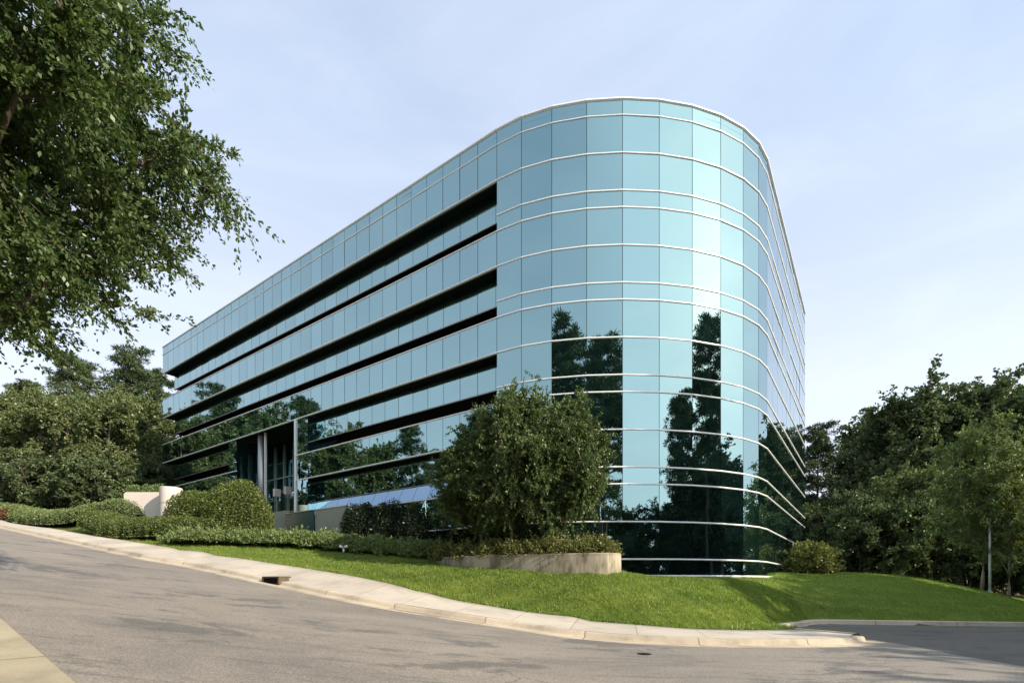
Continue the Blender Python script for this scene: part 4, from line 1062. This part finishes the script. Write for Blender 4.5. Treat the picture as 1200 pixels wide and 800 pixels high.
# ------------------------------------------------------------------ lamp pole at the right, spotlight on the lawn
x, y = atp(1160, 26.4); lp = empty('lamp_post', (x, y, gz(x, y))); tag(lp, 'slim white lamp post between the two young trees', 'lamp post')
mb = MB(); mb.tube([(0, 0, -.1), (0, 0, 4.4)], [.06, .045], 10); mb.build('pole', M['white'], lp, smooth=True)
mb = MB(); mb.box((0, 0, 4.45), .2, .2, .1); mb.build('lamp_head', M['white'], lp, bevel=.02)
mb = MB(); mb.tube([(0, 0, -.08), (0, 0, .08)], .11, 14); mb.build('base_cover', M['white'], lp)
x, y = atp(402.5, 24.6); sp = empty('lawn_spotlight', (x, y, gz(x, y))); tag(sp, 'small two headed spotlight standing in the lawn', 'spotlight')
mb = MB(); mb.tube([(0, 0, -.05), (0, 0, .34)], .055, 12); mb.build('post', M['metal_grey'], sp, smooth=True)
for s_ in (-1, 1):
    mb = MB(); mb.tube([(s_*.04, 0, .36), (s_*.19, -.03, .42)], [.055, .075], 12); mb.build('lamp_head', M['white'], sp, smooth=True)
# parking lot lamp mirrored in the facade
x, y = -33.0, 21.5
pl2 = empty('street_lamp', (x, y, gz(x, y))); tag(pl2, 'double headed street lamp outside the frame, mirrored in the long facade', 'street lamp')
mb = MB(); mb.tube([(0, 0, -.1), (0, 0, 6.0), (0, .25, 6.25), (0, .7, 6.3)], [.09, .07, .06, .05], 10); mb.build('pole', M['white'], pl2, smooth=True)
mb = MB(); mb.box((0, 1.0, 6.32), .3, .6, .12); mb.build('lamp_head', M['white'], pl2, bevel=.02)
# small iron cover in the road
p = G(755, 766); mc = empty('utility_cover', (p[0], p[1], float(zr(*p)))); tag(mc, 'small dark iron cover in the road near the kerb', 'cover')
mb = MB(); mb.tube([(0, 0, .0), (0, 0, .008)], .16, 24); mb.build('cover_plate', M['black'], mc)
mb = MB(); mb.tube([(0, 0, .0), (0, 0, .005)], .19, 24); mb.build('rim', M['metal_grey'], mc)

# ------------------------------------------------------------------ grass blades
def grass():
    r = np.random.default_rng(9); Ps = []
    for (x0, x1, y0, y1, dens) in ((-24, 12, 13.5, 22, 1000), (-24, 0, 19, 28, 420), (8, 30, 18, 28, 420)):
        n = int((x1-x0)*(y1-y0)*dens); x = r.uniform(x0, x1, n); y = r.uniform(y0, y1, n)
        k_ = x/y; m_ = (np.abs(k_) < 1.06)
        x, y = x[m_], y[m_]
        Ps.append((x, y))
    x = np.concatenate([p[0] for p in Ps]); y = np.concatenate([p[1] for p in Ps])
    # interpolate heights from a fine lattice, cheap
    gxx = np.arange(-25, 31, .25); gyy = np.arange(13, 28.5, .25); GX, GY = np.meshgrid(gxx, gyy)
    Z, D = terrain(GX.ravel(), GY.ravel(), sink=False); Z = Z.reshape(GX.shape); D = D.reshape(GX.shape)
    def bil(Fd):
        u = (x-gxx[0])/.25; v = (y-gyy[0])/.25; i = np.clip(u.astype(int), 0, len(gxx)-2); j = np.clip(v.astype(int), 0, len(gyy)-2); a = u-i; b = v-j
        return Fd[j, i]*(1-a)*(1-b)+Fd[j, i+1]*a*(1-b)+Fd[j+1, i]*(1-a)*b+Fd[j+1, i+1]*a*b
    z = bil(Z); d = bil(D)
    keep = (d > np.where(x > 9.0, .33, .02)) & ~poly_inside(x, y, np.array(plan)) & ~poly_inside(x, y, loop)
    x, y, z, d = x[keep], y[keep], z[keep], d[keep]
    n = len(x); h = r.uniform(.06, .135, n)*np.where(d < .45, 1.35, 1)*(.85+.3*np.sin(x*3.1+np.sin(y*2.3)*2)*np.sin(y*3.7+np.sin(x*1.9)*2)+.15*np.sin(x*9+y*7))
    D = np.c_[r.normal(0, .38, n), r.normal(0, .38, n), np.ones(n)]
    V, f = tri_blades(np.c_[x, y, z-.01], D, h, .021+.0*x[:, None])
    return link('grass', np_mesh('grass', V, [f], M['grass']))
tag(grass(), 'short mown grass covering the lawn and bank', 'grass', kind='stuff')

# ------------------------------------------------------------------ camera, light, sky
cam = bpy.data.cameras.new('camera'); co = bpy.data.objects.new('camera', cam); col.objects.link(co)
co.location = (0, 0, 0); co.rotation_euler = (R(90), 0, 0)
cam.sensor_width = 36; cam.lens = F/1200*36; cam.shift_y = (HY-400)/1200; cam.clip_end = 2000; cam.clip_start = .1
scn.camera = co
SUN_EL = R(29); sdir = np.array([.86, -.51])           # towards the sun
sun = bpy.data.lights.new('sun', 'SUN'); sun.energy = 4.5; sun.angle = R(.5); sun.color = (1, .88, .70)
so = bpy.data.objects.new('sun', sun); col.objects.link(so)
v = Vector((sdir[0]*math.cos(SUN_EL), sdir[1]*math.cos(SUN_EL), math.sin(SUN_EL)))
so.rotation_euler = v.to_track_quat('Z', 'Y').to_euler(); so.location = v*60
wd = bpy.data.worlds.new('World'); scn.world = wd; wd.use_nodes = True; nt = wd.node_tree; nt.nodes.clear()
out = nt.nodes.new('ShaderNodeOutputWorld'); bg = N(nt, 'ShaderNodeBackground', Strength=.12)
sky = nt.nodes.new('ShaderNodeTexSky'); sky.sky_type = 'NISHITA'; sky.sun_disc = False
sky.sun_elevation = SUN_EL; sky.sun_rotation = math.atan2(sdir[0], sdir[1]); sky.altitude = 100; sky.air_density = 1.0; sky.dust_density = 1.6; sky.ozone_density = 1.5
# thin high cloud veil
tc = nt.nodes.new('ShaderNodeTexCoord').outputs['Generated']
mp = nt.nodes.new('ShaderNodeMapping'); mp.inputs['Scale'].default_value = (1, 1, 3.2); nt.links.new(tc, mp.inputs[0])
cl = ramp(nt, noise(nt, 2.0, 5, .5, mp.outputs[0], .3), [(.3, (.60, .60, .60)), (.75, (.74, .74, .74))])
dt = nt.nodes.new('ShaderNodeVectorMath'); dt.operation = 'DOT_PRODUCT'; nt.links.new(tc, dt.inputs[0]); dt.inputs[1].default_value = Vector((.70, -.54, .47)).normalized()
glow = ramp(nt, dt.outputs['Value'], [(0, (4.2, 4.9, 6.2)), (.5, (4.3, 5.2, 6.6)), (.70, (5.9, 6.7, 7.8)), (.85, (9.2, 10.3, 11.5)), (1, (10.6, 11.4, 12.2))])
c = mixc(nt, cl, sky.outputs[0], glow)
mp2 = nt.nodes.new('ShaderNodeMapping'); mp2.inputs['Scale'].default_value = (1.2, 2.6, 5); mp2.inputs['Rotation'].default_value = (0, .2, .6); nt.links.new(tc, mp2.inputs[0])
wis = ramp(nt, noise(nt, 1.7, 7, .6, mp2.outputs[0], .9), [(.42, (0, 0, 0)), (.70, (.5, .5, .5))])
hz = nt.nodes.new('ShaderNodeSeparateXYZ'); nt.links.new(tc, hz.inputs[0])
hzr = ramp(nt, hz.outputs[2], [(0, (.85, .85, .85)), (.22, (.40, .40, .40)), (.65, (0, 0, 0))])
c = mixc(nt, wis, c, mixc(nt, 1, c, (1.26, 1.20, 1.12), 'MULTIPLY'))
c = mixc(nt, hzr, c, (7.3, 7.3, 7.9))
nt.links.new(c, bg.inputs[0]); nt.links.new(bg.outputs[0], out.inputs[0])
scn.render.engine = 'CYCLES'
scn.view_settings.view_transform = 'Standard'; scn.view_settings.look = 'None'; scn.view_settings.exposure = .66; scn.view_settings.gamma = 1
scn.cycles.max_bounces = 8; scn.cycles.glossy_bounces = 5; scn.cycles.transmission_bounces = 4; scn.cycles.diffuse_bounces = 3
